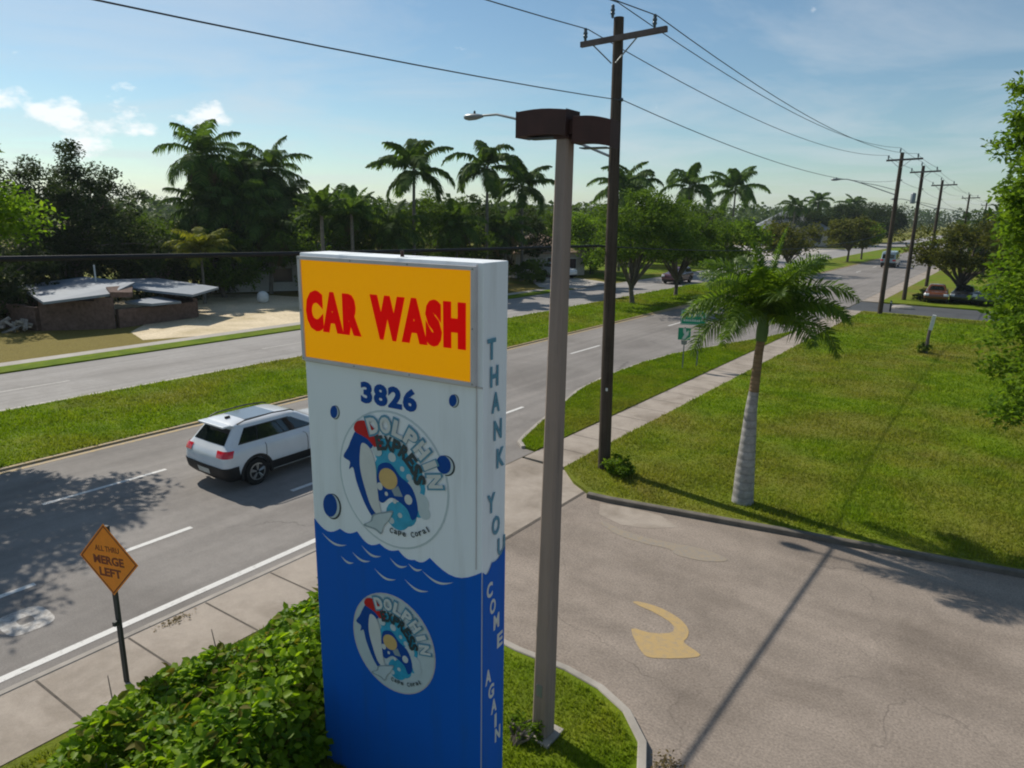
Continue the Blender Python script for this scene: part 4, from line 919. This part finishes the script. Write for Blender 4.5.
# ------------------------------------------------------------------ utility poles
def util_pole(loc, h, label, lamp=None, transformer=False, lean=0.0, arm_z=None, arm_w=2.3):
    t = empty('utility_pole', (loc[0], loc[1], 0.05), 0, label, 'utility pole', 'wooden utility poles along the road')
    p = MB().tube([(0, 0, -0.1), (lean*0.5, 0, h*0.5), (lean, 0, h)], [0.175, 0.155, 0.125], 14).build('pole', T['wood_pole'], t, smooth=60)
    az = arm_z or h-0.50
    ca = MB().box((lean+0.22, -0.19, az), (arm_w, 0.10, 0.13), mtx=Matrix.Rotation(R_(-2.0), 3, 'Y')).build('crossarm', T['wood_gray'], t, bevel=0.008)
    for sx in (-1, 1):
        MB().tube([(lean+sx*0.62, -0.20, az-0.05), (lean+sx*0.06, -0.17, az-0.55)], 0.017, 6).build('brace', T['galvanised'], ca)
    prof = [(0.02, 0), (0.035, 0.03), (0.035, 0.07), (0.055, 0.09), (0.055, 0.12), (0.04, 0.14), (0.055, 0.17), (0.055, 0.2), (0.04, 0.22), (0.045, 0.27), (0.03, 0.30)]
    for x in (-0.93, 0.93):
        MB().lathe(prof, (lean+0.12+x, -0.19, az+0.06+0.035*x), 10).build('insulator', T['insulator'], ca, smooth=50)
    MB().lathe(prof, (lean-0.12, -0.1, h-0.02), 10).build('insulator', T['insulator'], ca, smooth=50)
    MB().lathe([(0.035, 0), (0.05, 0.02), (0.05, 0.06), (0.035, 0.08)], (lean+0.2, -0.04, h-1.93), 8).build('side_insulator', T['insulator'], t)
    if lamp:
        L, z0, z1 = lamp; a = MB()
        a.tube([(lean-0.1, 0, z0), (-L*0.45, 0, z0+(z1-z0)*0.62), (-L*0.66, 0, z0+(z1-z0)*0.90), (-L*0.78, 0, z1+0.02), (-L*0.9, 0, z1+0.02)], 0.032, 8)
        a.tube([(lean-0.1, 0, z0+0.32), (-L*0.30, 0, z0+(z1-z0)*0.45+0.17), (-L*0.56, 0, z0+(z1-z0)*0.8)], 0.022, 8)
        ao = a.build('lamp_arm', T['galvanised'], t, smooth=60)
        hd_ = MB(); rows = [(0.0, 0.04, 0.03), (0.12, 0.10, 0.05), (0.3, 0.15, 0.08), (0.5, 0.15, 0.085), (0.62, 0.10, 0.06), (0.68, 0.03, 0.02)]
        V = []; n = 12
        for s_, a_, b_ in rows:
            for k in range(n):
                g = 2*math.pi*k/n; V.append((-L*0.88-s_, a_*math.cos(g), z1+0.02+b_*math.sin(g)-(0.02 if math.sin(g) < 0 else 0)))
        F = [(i*n+k, i*n+(k+1) % n, (i+1)*n+(k+1) % n, (i+1)*n+k) for i in range(len(rows)-1) for k in range(n)]+[tuple(range(n)), tuple(range((len(rows)-1)*n, len(rows)*n))]
        hd_.add(V, F); ho = hd_.build('lamp_head', T['galvanised'], t, smooth=60)
        MB().lathe([(0.03, 0), (0.035, 0.05), (0.02, 0.08)], (-L*0.88-0.3, 0, z1+0.09), 8).build('light_sensor', T['post_dark'], ho)
    if transformer:
        MB().lathe([(0.16, 0), (0.2, 0.03), (0.2, 0.8), (0.17, 0.86), (0.05, 0.9)], (-0.42, -0.1, h-3.1), 14).build('transformer', T['galvanised'], t, smooth=50)
    return t
up1 = util_pole((-8.72, 16.55), 11.6, 'near dark wooden utility pole with street lamp arm beside the driveway', lamp=(5.0, 8.4, 9.60), lean=-0.2)
MB().box((0.05, -0.165, 2.35), (0.06, 0.01, 0.08)).build('tag_plate', T['sign_letter_white'], up1)
util_pole((-8.35, 58.5), 11.55, 'second utility pole with long lamp arm, at the side street', lamp=(4.4, 8.65, 9.75))
util_pole((-8.3, 70.3), 11.35, 'third utility pole carrying a grey transformer', transformer=True)
util_pole((-8.3, 86.5), 10.9, 'fourth utility pole with lamp arm, rising from the olive tree', lamp=(4.4, 8.0, 9.0))
util_pole((-8.3, 125), 10.6, 'fifth utility pole small against the sky', lamp=(4.0, 7.8, 8.6))
util_pole((-8.3, 172), 10.4, 'farthest utility pole at the end of the row')
util_pole((-8.6, -25), 11.6, 'utility pole behind the viewpoint along the same road')

def wire(label, pts, rad, sag, mat, name='overhead_wire'):
    P = []; rs = []
    for a, b, sg in zip(pts[:-1], pts[1:], sag):
        n = 22
        for k in range(n):
            f = k/n; P.append((a[0]+(b[0]-a[0])*f, a[1]+(b[1]-a[1])*f, a[2]+(b[2]-a[2])*f-4*sg*f*(1-f)))
    P.append(pts[-1])
    if name == 'overhead_cable': rad = [rad if i <= 22 else 0.018 for i in range(len(P))]
    return tag(MB().tube(P, rad, 6).build(name, T[mat]), label, 'wire', 'wires strung along the utility poles')
ys = [-25, 16.46, 58.3, 70.1, 86.3, 124.8, 171.8]; hs = [11.6, 11.6, 11.55, 11.35, 10.9, 10.6, 10.4]
for dx, dz, lb in ((-0.93, 0.0-0.13, 'power wire on the road side of the crossarms'), (0.93, -0.07, 'power wire on the field side of the crossarms'), (-0.12, 0.36, 'top power wire over the pole tips')):
    px_ = [-8.6, -8.79, -8.35, -8.3, -8.3, -8.3, -8.3]
    wire(lb, [(px_[i]+dx, ys[i], hs[i]+dz) for i in range(7)], 0.012, [0.75, 0.8, 0.08, 0.12, 0.5, 0.6], 'wire_gray')
wire('lower neutral wire attached two metres below the pole tops', [(px_[i]+0.09, ys[i]+0.15, hs[i]-1.85) for i in range(7)], 0.011, [0.67, 0.75, 0.08, 0.12, 0.5, 0.6], 'wire_gray')
wire('thick black cable crossing behind the top of the sign', [((-10.5, -9.12, -8.6, -8.5, -8.5, -8.5, -8.5)[i], ys[i]-0.12, (7.3, 6.2, 6.0, 6.0, 5.9, 5.9, 5.9)[i]) for i in range(7)], 0.036, [0.18, 0.55, 0.08, 0.12, 0.5, 0.6], 'wire_black', 'overhead_cable')

# ------------------------------------------------------------------ road signs
MS = empty('merge_sign', (-10.02, 4.05, 0.04), R_(16), 'orange diamond road work sign on a dark post by the hedge', 'road sign')
MB().box((0, 0.03, 1.25), (0.075, 0.045, 2.6)).build('post', T['post_dark'], MS, bevel=0.006)
MB().box((0.0, -0.03, 1.02), (0.05, 0.06, 0.07)).build('bracket', T['post_dark'], MS)
hd2 = 0.56; zc = 2.03; tilt = Matrix.Rotation(R_(-2), 3, 'Y')
def rh(k): return [(k, 0), (0, k), (-k, 0), (0, -k)]
def mfn(u, z, off): v = tilt @ Vector((u, 0, z)); return (v.x, -off, zc+v.z)
e = MB(); poly_shape(e, smooth_poly([(x*f, y*f) for x, y in rh(hd2) for f in (1,)], 1), mfn, 0.0, 0.006); plate = e.build('plate', T['orange_sign'], MS)
b = MB(); o_, i_ = rh(hd2-0.025), rh(hd2-0.05)
thick(b, o_+i_, [(k, (k+1) % 4, 4+(k+1) % 4, 4+k) for k in range(4)], mfn, 0.0065, 0.002); b.build('border', T['orange_dark'], plate)
b = MB(); put_text(b, 'ALL THRU', 0, 0.17, 0.46, 0.085, mfn, 0.0065, 0.002, bold=0.012); put_text(b, 'MERGE', 0.0, -0.01, 0.58, 0.135, mfn, 0.0065, 0.002, bold=0.035); put_text(b, 'LEFT', 0.0, -0.20, 0.42, 0.135, mfn, 0.0065, 0.002, bold=0.035)
b.build('lettering', T['orange_dark'], plate)
GS = empty('guide_sign', (-12.2, 31.3, 0.07), R_(20), 'wide green road sign on a single post in the grass strip', 'road sign')
MB().box((0.30, 0.03, 1.35), (0.06, 0.05, 2.8)).build('post', T['galvanised'], GS)
def gfn(u, z, off): return (u, -off, 2.30+z)
e = MB(); poly_shape(e, rect(-0.58, 0.58, -0.34, 0.34), gfn, 0, 0.008); gp = e.build('plate', T['green_sign'], GS)
e = MB(); thick(e, rect(-0.56, 0.56, -0.32, 0.32)+rect(-0.53, 0.53, -0.29, 0.29), [(k, (k+1) % 4, 4+(k+1) % 4, 4+k) for k in range(4)], gfn, 0.0085, 0.002)
rr = random.Random(2)
for z in (0.13, -0.12):
    x = -0.45
    while x < 0.28:
        w_ = rr.uniform(0.05, 0.09); poly_shape(e, rect(x, x+w_, z-0.055, z+rr.uniform(0.03, 0.06)), gfn, 0.0085, 0.002); x += w_+0.03
poly_shape(e, [(0.34, 0.16), (0.48, 0.0), (0.34, -0.16), (0.38, 0.0)], gfn, 0.0085, 0.002)
e.build('white_markings', T['sign_letter_white'], gp)
G2_ = empty('route_sign', (-12.25, 30.5, 0.07), R_(20), 'small green sign with white symbol left of the wide green sign', 'road sign')
MB().box((0.0, 0.03, 0.95), (0.05, 0.05, 2.0)).build('post', T['galvanised'], G2_)
def g2(u, z, off): return (u, -off, 1.62+z)
e = MB(); poly_shape(e, rect(-0.30, 0.26, -0.26, 0.30), g2, 0, 0.008); gp = e.build('plate', T['green_sign'], G2_)
e = MB(); poly_shape(e, [(-0.09, 0.28), (0.03, 0.28), (0.06, 0.1), (0.16, 0.2), (0.17, 0.0), (0.02, -0.22), (-0.12, -0.22), (-0.02, 0.0), (-0.08, 0.1)], g2, 0.0085, 0.002); e.build('white_symbol', T['sign_letter_white'], gp)
e = MB(); poly_shape(e, [(-0.12, -0.48), (0.10, -0.48), (0.14, -0.28), (-0.15, -0.28)], g2, 0, 0.008); e.build('arrow_plate', T['galvanised'], G2_)
# stake in the field
ST = empty('field_stake', (-3.65, 42.5, 0.09), 0, 'leaning weathered stake with white top in the middle of the field', 'post')
MB().tube([(0, 0, -0.1), (0.03, 0, 1.1), (0.07, 0, 1.4)], [0.09, 0.08, 0.075], 8).build('stake', T['wood_gray'], ST)
MB().box((0.11, -0.02, 1.66), (0.17, 0.17, 0.80), mtx=Matrix.Rotation(R_(6), 3, 'Y')).build('white_board', T['tank_white'], ST, bevel=0.01)
o = MB(); o.lathe([(0.75, 0), (0.75, 0.10), (0.6, 0.22), (0.25, 0.26), (0.24, 0.30)], (0, 0, 0), 14)
ob = o.build('utility_cover', T['kerb_concrete']); ob.location = (-7.55, 64.0, 0.0); ob.scale = (1.1, 0.7, 1); tag(ob, 'pale concrete utility cover beside the side street', 'utility box')
RP = empty('roadside_post', (-8.05, 61.2, 0.0), 0, 'short dark post at the corner of the side street', 'post')
MB().box((0, 0, 0.4), (0.12, 0.12, 0.9)).build('post', T['post_dark'], RP, bevel=0.01)
MB().box((0, -0.065, 0.72), (0.09, 0.01, 0.12)).build('reflector', T['sign_letter_white'], RP)

# ------------------------------------------------------------------ vehicles
def car(loc, rz, label, kind='suv', paint='car_white', detail=True, cat='car', group=None, name='parked_car', z=0.0):
    t = empty(name, (loc[0], loc[1], z), rz, label, cat, group)
    if kind == 'suv':
        L, W, H_ = 4.62, 1.86, 1.68; wr = 0.36; ax = (-1.36, 1.34)
        rings = [(.26, .84, -2.12, 2.12, 0), (.40, .90, -2.26, 2.24, 0), (.62, .925, -2.31, 2.31, 0), (.88, .925, -2.29, 2.29, 0), (1.0, .91, -2.25, 2.20, 0), (1.07, .88, -2.20, 2.0, 0)]
        hood = (1.10, .845, -2.17, 1.50, 0.0); gb = (1.14, .82, -2.14, 1.05, 0.0); gt = (1.56, .68, -1.78, 0.30, 0); rf = [(1.62, .62, -1.84, 0.12, 0), (1.665, .50, -1.70, -0.05, 0), (1.68, .28, -1.3, -0.4, 0)]
    elif kind == 'sedan':
        L, W, H_ = 4.7, 1.82, 1.44; wr = 0.33; ax = (-1.38, 1.40)
        rings = [(.20, .82, -2.15, 2.15, 0), (.34, .89, -2.30, 2.28, 0), (.54, .91, -2.35, 2.35, 0), (.74, .91, -2.33, 2.32, 0), (.86, .88, -2.28, 2.22, 0), (.92, .84, -2.2, 2.0, 0)]
        hood = (.95, .80, -2.0, 1.5, 0); gb = (.97, .76, -1.72, 1.05, 0); gt = (1.35, .60, -1.10, 0.25, 0); rf = [(1.40, .56, -1.0, 0.1, 0), (1.43, .42, -.85, -.05, 0), (1.44, .2, -.6, -.3, 0)]
    else:
        L, W, H_ = 5.2, 1.98, 2.4; wr = 0.36; ax = (-1.6, 1.6)
        rings = [(.26, .90, -2.5, 2.4, 0), (.40, .97, -2.58, 2.52, 0), (.70, .99, -2.6, 2.56, 0), (.95, .99, -2.6, 2.52, 0), (1.10, .98, -2.6, 2.35, 0), (1.2, .975, -2.6, 2.1, 0)]
        hood = (1.24, .97, -2.6, 1.8, 0); gb = (1.28, .965, -2.59, 1.72, 0); gt = (2.0, .92, -2.54, 1.25, 0); rf = [(2.25, .88, -2.5, 1.0, 0), (2.36, .7, -2.4, .8, 0), (2.4, .4, -2.1, .4, 0)]
    S_ = np.linspace(0, 1, 13); cr_ = 0.20
    def ring(spec):
        z_, w_, y0, y1, _ = spec; c_ = min(cr_, w_*0.5, (y1-y0)*0.2); half = []
        for f in (0, .35, .7): half.append((f*(w_-c_), y0-0.0+0.035*f*f))
        for k in range(5):
            g = -math.pi/2+math.pi/2*k/4; half.append((w_-c_+c_*math.cos(g), y0+c_+0.035*(1-k/4)*0.5+c_*math.sin(g)))
        for f in S_[1:-1]: half.append((w_+0.012*math.sin(math.pi*f), y0+c_+(y1-y0-2*c_)*f))
        for k in range(5):
            g = math.pi/2*k/4; half.append((w_-c_+c_*math.cos(g), y1-c_-0.05*(k/4)*0.5+c_*math.sin(g)))
        for f in (.7, .35, 0): half.append((f*(w_-c_), y1-0.05*f*f+0.0))
        full = half+[(-x, y) for x, y in half[-2:0:-1]]
        return [Vector((x, y, z_)) for x, y in full]
    allr = rings+[hood, gb, gt]+rf; RG = [ring(s_) for s_ in allr]; n = len(RG[0])
    mb = MB(); V = [p for rg in RG for p in rg]; F = []
    for i in range(len(RG)-1):
        for k in range(n): F.append((i*n+k, i*n+(k+1) % n, (i+1)*n+(k+1) % n, (i+1)*n+k))
    F += [tuple(range(n))[::-1], tuple(range((len(RG)-1)*n, len(RG)*n))]
    mb.add(V, F); me = mb.mesh('body', T[paint], smooth=38)
    # cut the wheel wells
    ob = bpy.data.objects.new('body_tmp', me); COL.objects.link(ob); cut = MB()
    for y in ax:
        for sx in (-1, 1): cut.lathe([(wr+0.07, -0.2), (wr+0.07, 0.2)], (sx*(W/2-0.09), y, wr-0.0), 24, 'X')
    cm = bpy.data.objects.new('cut_tmp', cut.mesh('cut', T['car_black_plastic'])); COL.objects.link(cm)
    md = ob.modifiers.new('b', 'BOOLEAN'); md.operation = 'DIFFERENCE'; md.object = cm; md.solver = 'EXACT'
    bpy.context.view_layer.update()
    me2 = bpy.data.meshes.new_from_object(ob.evaluated_get(bpy.context.evaluated_depsgraph_get()))
    bpy.data.objects.remove(ob); bpy.data.objects.remove(cm)
    if len(me2.polygons) < 50: me2 = me
    me2.name = 'body'; body = link('body', me2, t)
    nh = n//2+1          # indices 0..nh-1 run along the right side from rear to front
    def patch(i, j, a, b, t0, t1, off, name_, mat, parent=t, nu=10, nv=4, mirror=False, warp=None):
        m_ = MB(); P = []
        for q in range(nv+1):
            vv = i+(t0+(t1-t0)*q/nv)*(j-i); i_ = min(int(math.floor(vv)), len(RG)-2); tv = vv-i_
            for p in range(nu+1):
                x = a+(b-a)*p/nu
                if warp: x = warp(x, q/nv)
                k = int(math.floor(x)); f = x-k
                lo = RG[i_][k % n].lerp(RG[i_][(k+1) % n], f); hi = RG[i_+1][k % n].lerp(RG[i_+1][(k+1) % n], f)
                c0 = lo.lerp(hi, tv); du = RG[i_][(k+1) % n]-RG[i_][k % n]; dv = hi-lo; nn_ = du.cross(dv).normalized()
                P.append(c0+nn_*off)
        if mirror: P = [Vector((-p.x, p.y, p.z)) for p in P]
        w_ = nu+1; m_.add(P, [(q*w_+p, q*w_+p+1, (q+1)*w_+p+1, (q+1)*w_+p) for q in range(nv) for p in range(nu)])
        me_ = m_.mesh(name_, mat, smooth=60); return link(name_, me_, parent)
    B, Gt = len(rings)+1, len(rings)+2          # glass band: gb -> gt
    gl = T['car_glass']; m0, m1 = 8, 18
    patch(B, Gt, -3.6, 3.6, .10, .90, .008, 'rear_window', gl)
    patch(B, Gt, nh-1-3.6, nh-1+3.6, .08, .93, .008, 'windscreen', gl)
    for mir in (False, True):
        patch(B, Gt, 7.6, 9.9, .14, .88, .008, 'side_window', gl, mirror=mir)
        if kind != 'van': patch(B, Gt, 10.05, 13.7, .10, .90, .008, 'side_window', gl, mirror=mir)
        patch(B, Gt, 13.85, 18.0, .10, .90, .008, 'side_window', gl, mirror=mir, warp=lambda x, v: min(x, 18.0-0.8*v))
        patch(B, Gt, 7.5, 17.6, .06, .95, .004, 'pillar_trim', T['car_black_plastic'], mirror=mir, nu=20, warp=lambda x, v: min(x, 17.6-0.8*v))
        patch(3, 5, 2.2, 7.1, 0.12, 1.0, .014, 'tail_light', T['tail_red'], mirror=mir, nu=8)
        patch(3, 4, nh-1-7.0, nh-1-2.2, -0.5, .7, .012, 'headlight', T['lamp_clear'], mirror=mir, nu=8)
    patch(0, 3, -7.6, 7.6, .0, .72, .014, 'rear_bumper', T['car_black_plastic'], nu=30)
    patch(0, 2, nh-1-5.8, nh-1+5.8, .0, .7, .014, 'front_bumper', T['car_black_plastic'], nu=24)
    if detail:
        patch(1, 2, -1.0, 1.0, .1, .75, .022, 'licence_plate', T['plate'])
        for mir in (False, True):
            for x in (9.97, 13.78): patch(1, 5, x-.03, x+.03, .05, 1, .004, 'door_seam', T['car_black_plastic'], mirror=mir, nu=1)
            for x in (10.9, 14.6): patch(4, 5, x-.5, x+.5, -0.2, .2, .02, 'door_handle', T[paint], mirror=mir, nu=3, nv=1)
            patch(0, 2, 9.0, 17.0, .1, .8, .012, 'sill_trim', T['car_black_plastic'], mirror=mir)
        for sx in (-1, 1):
            MB().tube([(sx*.60, -1.65, 1.645), (sx*.61, -1.45, 1.70), (sx*.62, -.6, 1.725), (sx*.61, .0, 1.68), (sx*.60, .10, 1.63)], 0.018, 6).build('roof_rail', T['car_black_plastic'], t)
            mbx = MB().box((sx*1.0, .78, 1.10), (.20, .12, .14)); mbx.build('mirror', T[paint], t, bevel=0.03)
        MB().box((0, -.86, 1.676), (0.90, 0.92, .016)).build('sunroof', T['roof_panel'], t, bevel=0.006)
        MB().box((0, -1.90, 1.615), (1.10, .24, .05)).build('spoiler', T[paint], t, bevel=0.02)
        MB().box((0, -1.52, 1.70), (.05, .14, .06)).build('antenna_fin', T['car_black_plastic'], t, bevel=0.01)
    for y in ax:
        for sx in (-1, 1):
            o_ = sx*(W/2-0.02)
            wmb = MB().lathe([(wr*.62, -.11), (wr*.9, -.12), (wr, -.09), (wr, .09), (wr*.9, .12), (wr*.62, .11)], (sx*(W/2-.125), y, wr), 28, 'X')
            wh = wmb.build('wheel', T['tyre'], t, smooth=40)
            rm = MB(); xo = sx*(W/2-.125+.112)
            rm.lathe([(wr*.64, -.01*sx), (wr*.64, .006*sx), (wr*.56, .008*sx), (wr*.55, -.02*sx)], (xo, y, wr), 24, 'X')
            for k in range(5 if detail else 0):
                g = k*2*math.pi/5+.3
                for dg in (-.13, .13):
                    a_ = Vector((xo, y+math.cos(g)*.04, wr+math.sin(g)*.04)); b_ = Vector((xo+.004*sx, y+math.cos(g+dg)*wr*.58, wr+math.sin(g+dg)*wr*.58)); rm.tube([a_, b_], .020, 5)
            rm.build('rim', T['rim'], wh, smooth=40)
            if kind == 'suv':
                arc_ = MB(); V = []; m_ = 18
                for k in range(m_+1):
                    g = R_(-15)+R_(210)*k/m_
                    for rad_, xx in ((wr+.05, .012), (wr+.125, .012), (wr+.125, -.05), (wr+.05, -.05)):
                        V.append((sx*(W/2-0.005+xx), y+rad_*math.cos(g), wr+rad_*math.sin(g)))
                F = [(k*4+q, k*4+(q+1) % 4, (k+1)*4+(q+1) % 4, (k+1)*4+q) for k in range(m_) for q in range(4)]+[(0, 1, 2, 3), (m_*4+3, m_*4+2, m_*4+1, m_*4)]
                arc_.add(V, F); arc_.build('wheel_arch', T['car_black_plastic'], t, smooth=40)
    return t
car((-16.33, 11.40), R_(1.0), 'white family car with black wheel arches driving past the sign', 'suv', 'car_white', name='suv', cat='car')
car((-30.0, 71.5), R_(181), 'dark maroon car on the opposite road behind the median trees', 'suv', 'car_maroon', False, name='suv')
car((-42.5, 67.5), R_(250), 'white car parked in the house driveway behind the lamp pole', 'suv', 'car_white', False, name='parked_car')
car((-16.6, 119.5), 0, 'pale van driving away on the near road beside the second utility pole', 'van', 'car_teal', False, name='van', cat='van')
car((-18.6, 196), R_(180), 'small dark car far down the road between the poles', 'suv', 'car_dark', False, name='suv')
car((-1.9, 71.6), R_(168), 'grey car parked facing the street under the dark trees', 'suv', 'car_gray', False, name='parked_car', z=0.09)
car((-4.0, 72.2), R_(180), 'dark car parked between the orange and the grey cars', 'sedan', 'car_dark', False, name='parked_car', z=0.09)
car((-6.0, 71.4), R_(185), 'rusty orange car parked at the left end by the olive tree trunk', 'sedan', 'car_orange', False, name='parked_car', z=0.09)
car((1.0, 75.8), R_(170), 'silver car parked behind the grey one near the right edge', 'suv', 'car_silver', False, name='parked_car', z=0.09)
car((-37.5, 142), R_(95), 'silver car parked in the distant pale lot', 'sedan', 'car_silver', False, name='parked_car')
car((-45.5, 132), R_(80), 'dark car parked in the distant pale lot', 'sedan', 'car_dark', False, name='parked_car')

# ------------------------------------------------------------------ buildings
def house(name, loc, rz, label, w_, d_, wall_h, roof_h, over, wallm, roofm, wins):
    t = empty(name, (loc[0], loc[1], 0.02), rz, label, 'house')
    wl = MB().box((0, 0, wall_h/2), (w_, d_, wall_h)).build('wall', T[wallm], t)
    a, b = w_/2+over, d_/2+over; rl = max(0.3, (w_-d_)/2) if w_ > d_ else 0.3
    m_ = MB(); m_.add([(-a, -b, wall_h), (a, -b, wall_h), (a, b, wall_h), (-a, b, wall_h), (-rl, 0, wall_h+roof_h), (rl, 0, wall_h+roof_h), (-a, -b, wall_h-.15), (a, -b, wall_h-.15), (a, b, wall_h-.15), (-a, b, wall_h-.15)],
        [(0, 1, 5, 4), (1, 2, 5), (2, 3, 4, 5), (3, 0, 4), (6, 7, 1, 0), (7, 8, 2, 1), (8, 9, 3, 2), (9, 6, 0, 3), (9, 8, 7, 6)]); m_.build('roof', T[roofm], t)
    for x, z, ww, hh in wins:
        f_ = MB().box((x, -d_/2-.02, z), (ww+.16, .06, hh+.16)).build('window', T['stucco_white'], t)
        MB().box((x, -d_/2-.055, z), (ww, .02, hh)).build('pane', T['window_dark'], f_)
    return t
house('house', (-47.5, 70.0), R_(62), 'small house with tan hip roof behind the palms left of the lamp pole', 9, 8, 2.7, 2.0, .5, 'stucco', 'tile_roof', [(-2.6, 1.4, 1.2, 1.1), (0, 1.1, 1.0, 2.0), (2.6, 1.4, 1.4, 1.1)])
house('house', (-54.5, 42.5), R_(58), 'low white walled house hidden behind the coconut palms', 16, 8, 2.7, 1.3, .5, 'stucco_white', 'gray_roof', [(-6.0, 1.4, 1.4, 1.1), (-2.6, 1.4, 1.6, 1.2), (2.0, 1.1, 1.0, 2.0), (5, 1.4, 1.4, 1.1)])
house('house', (-50.5, 190.0), R_(20), 'distant house with large grey roof above the pale lot', 17, 13, 4.2, 4.2, .8, 'stucco', 'gray_roof', [(-6, 1.8, 2, 1.6), (0, 1.8, 2, 1.6), (6, 1.8, 2, 1.6)])
# ruined building
RB = empty('ruined_building', (-46.0, 20.0, 0.02), 0, 'half demolished brick building with collapsed pale metal roof', 'building')
def wloc(x, y): return (x+46.0, y-20.0)
def wallbox(a, b, h, th=0.3):
    a = Vector((*wloc(*a), 0)); b = Vector((*wloc(*b), 0)); d = b-a
    m_ = MB(); n_ = max(2, int(d.length/0.9)); r_ = random.Random(int(abs(a.x*10)))
    for i in range(n_):
        p = a.lerp(b, i/n_); q_ = a.lerp(b, (i+1)/n_); hh = h*r_.uniform(0.88, 1.03); c_ = (p+q_)/2
        m_.box((c_.x, c_.y, hh/2), ((q_-p).length-0.004, th, hh), math.atan2(d.y, d.x))
    m_.build('brick_wall', T['brick'], RB)
wallbox((-45.2, 16.4), (-42.9, 19.4), 1.85); wallbox((-50.5, 15.2), (-45.3, 16.3), 1.5); wallbox((-43.0, 19.6), (-43.6, 24.8), 1.15)
wallbox((-43.7, 24.9), (-49.0, 25.8), 1.2); wallbox((-50.5, 15.4), (-51.5, 22), 1.6)
def roofslab(pts, name='roof_panel', mat='metal_roof', th=0.14):
    V = [(*wloc(x, y), z) for x, y, z in pts]; V += [(x, y, z-th) for x, y, z in V]; k = len(pts); m_ = MB()
    m_.add(V, [tuple(range(k)), tuple(range(k, 2*k))[::-1]]+[(i, i+k, (i+1) % k+k, (i+1) % k) for i in range(k)]); return m_.build(name, T[mat], RB)
roofslab([(-50.8, 17.4, 2.10), (-43.2, 15.9, 1.85), (-43.0, 19.4, 2.05), (-44.6, 21.6, 2.45), (-50.3, 21.2, 2.45)])
roofslab([(-50.2, 21.4, 2.2), (-45.0, 21.9, 2.0), (-41.6, 23.6, 1.75), (-43.6, 26.6, 1.85), (-50, 25.8, 2.1)])
roofslab([(-43.6, 20.4, 1.45), (-42.2, 21.3, 1.35), (-42.5, 23.3, 1.3), (-44.3, 22.8, 1.5)])
roofslab([(-44.0, 19.6, 2.35), (-42.9, 19.3, 2.15), (-43.2, 20.7, 2.0), (-44.5, 21.4, 2.3)], 'broken_edge', 'brick', 0.3)
MB().tube([(*wloc(-47.5, 20.6), 0.0), (*wloc(-47.5, 20.6), 3.4)], 0.05, 8).build('vent_pipe', T['tank_white'], RB)
rb = random.Random(4)
for i, (x, y, s_) in enumerate([(-47.2, 14.6, 1.0), (-45.9, 15.6, 0.8)]):
    m_ = MB()
    for k in range(16):
        mt_ = Matrix.Rotation(rb.uniform(0, 3), 3, 'X') @ Matrix.Rotation(rb.uniform(0, 3), 3, 'Z')
        m_.box((rb.gauss(0, .6), rb.gauss(0, .5), rb.uniform(.05, .5)), (rb.uniform(.3, 1.0), rb.uniform(.1, .4), rb.uniform(.04, .14)), mtx=mt_)
    o = m_.build('debris_pile', T['debris']); o.location = (x, y, 0.1); tag(o, ['heap of broken boards at the left end of the ruined building', 'smaller heap of broken boards beside the brick wall'][i], 'debris')
MT = empty('antenna_mast', (-54.5, 25.0, 0), 0, 'thin metal mast standing behind the ruined building', 'mast')
MB().tube([(0, 0, 0), (0, 0, 5.4)], 0.05, 6).build('pole', T['galvanised'], MT); MB().tube([(-.4, 0, 5.1), (.4, 0, 5.1)], 0.025, 6).build('crossbar', T['galvanised'], MT)
TK = MB().lathe([(0.35, 0), (0.62, 0.15), (0.72, 0.5), (0.66, 0.9), (0.40, 1.12), (0.12, 1.2)], (0, 0, 0), 18).build('water_tank', T['tank_white'], smooth=50)
TK.scale = (0.62, 0.62, 0.75); TK.location = (-46.9, 32.2, 0.02); tag(TK, 'small round white tank on the sand below the palms', 'tank')
rk = bmesh.new(); bmesh.ops.create_icosphere(rk, subdivisions=2, radius=0.22)
for v in rk.verts: v.co *= 0.8+0.4*random.Random(v.index).random(); v.co.z *= 0.5
me = bpy.data.meshes.new('leaf_litter'); rk.to_mesh(me); rk.free()
r = np.random.default_rng(34); C = np.c_[r.normal(-11.0, 0.07, 110), r.normal(5.35, 0.16, 110), np.full(110, 0.055)+r.random(110)*0.01]
tag(link('leaf_litter', leaf_mesh('leaf_litter', C, 0.04, r, T['palm_dry'], up=3.0)), 'dirt and leaf litter caught at the sidewalk edge', 'leaf litter', kind='stuff')
# brown leaf litter by the island kerb
r = np.random.default_rng(33); C = np.c_[r.normal(-2.78, 0.12, 260), r.normal(7.35, 0.17, 260), np.full(260, 0.03)+r.random(260)*0.02]
tag(link('leaf_litter', leaf_mesh('leaf_litter', C, 0.045, r, T['palm_dry'], up=2.0)), 'brown leaf litter against the island kerb', 'leaf litter', kind='stuff')

# ------------------------------------------------------------------ haze: the air itself
hm = bpy.data.materials.new('haze'); hm.use_nodes = True; hn = hm.node_tree.nodes; hl = hm.node_tree.links
hn.remove(hn['Principled BSDF']); pv = hn.new('ShaderNodeVolumePrincipled')
pv.inputs['Color'].default_value = (0.78, 0.88, 0.95, 1); pv.inputs['Density'].default_value = 0.00018; pv.inputs['Anisotropy'].default_value = 0.3
hl.new(pv.outputs[0], hn['Material Output'].inputs['Volume'])
hz = MB().box((0, 1600, 22.0), (7000, 5400, 46.5)).build('haze', hm); hz['kind'] = 'stuff'
hz['label'] = 'thin pale summer haze over the far road'; hz['category'] = 'haze'
scn.cycles.volume_step_rate = 4; scn.cycles.volume_max_steps = 64
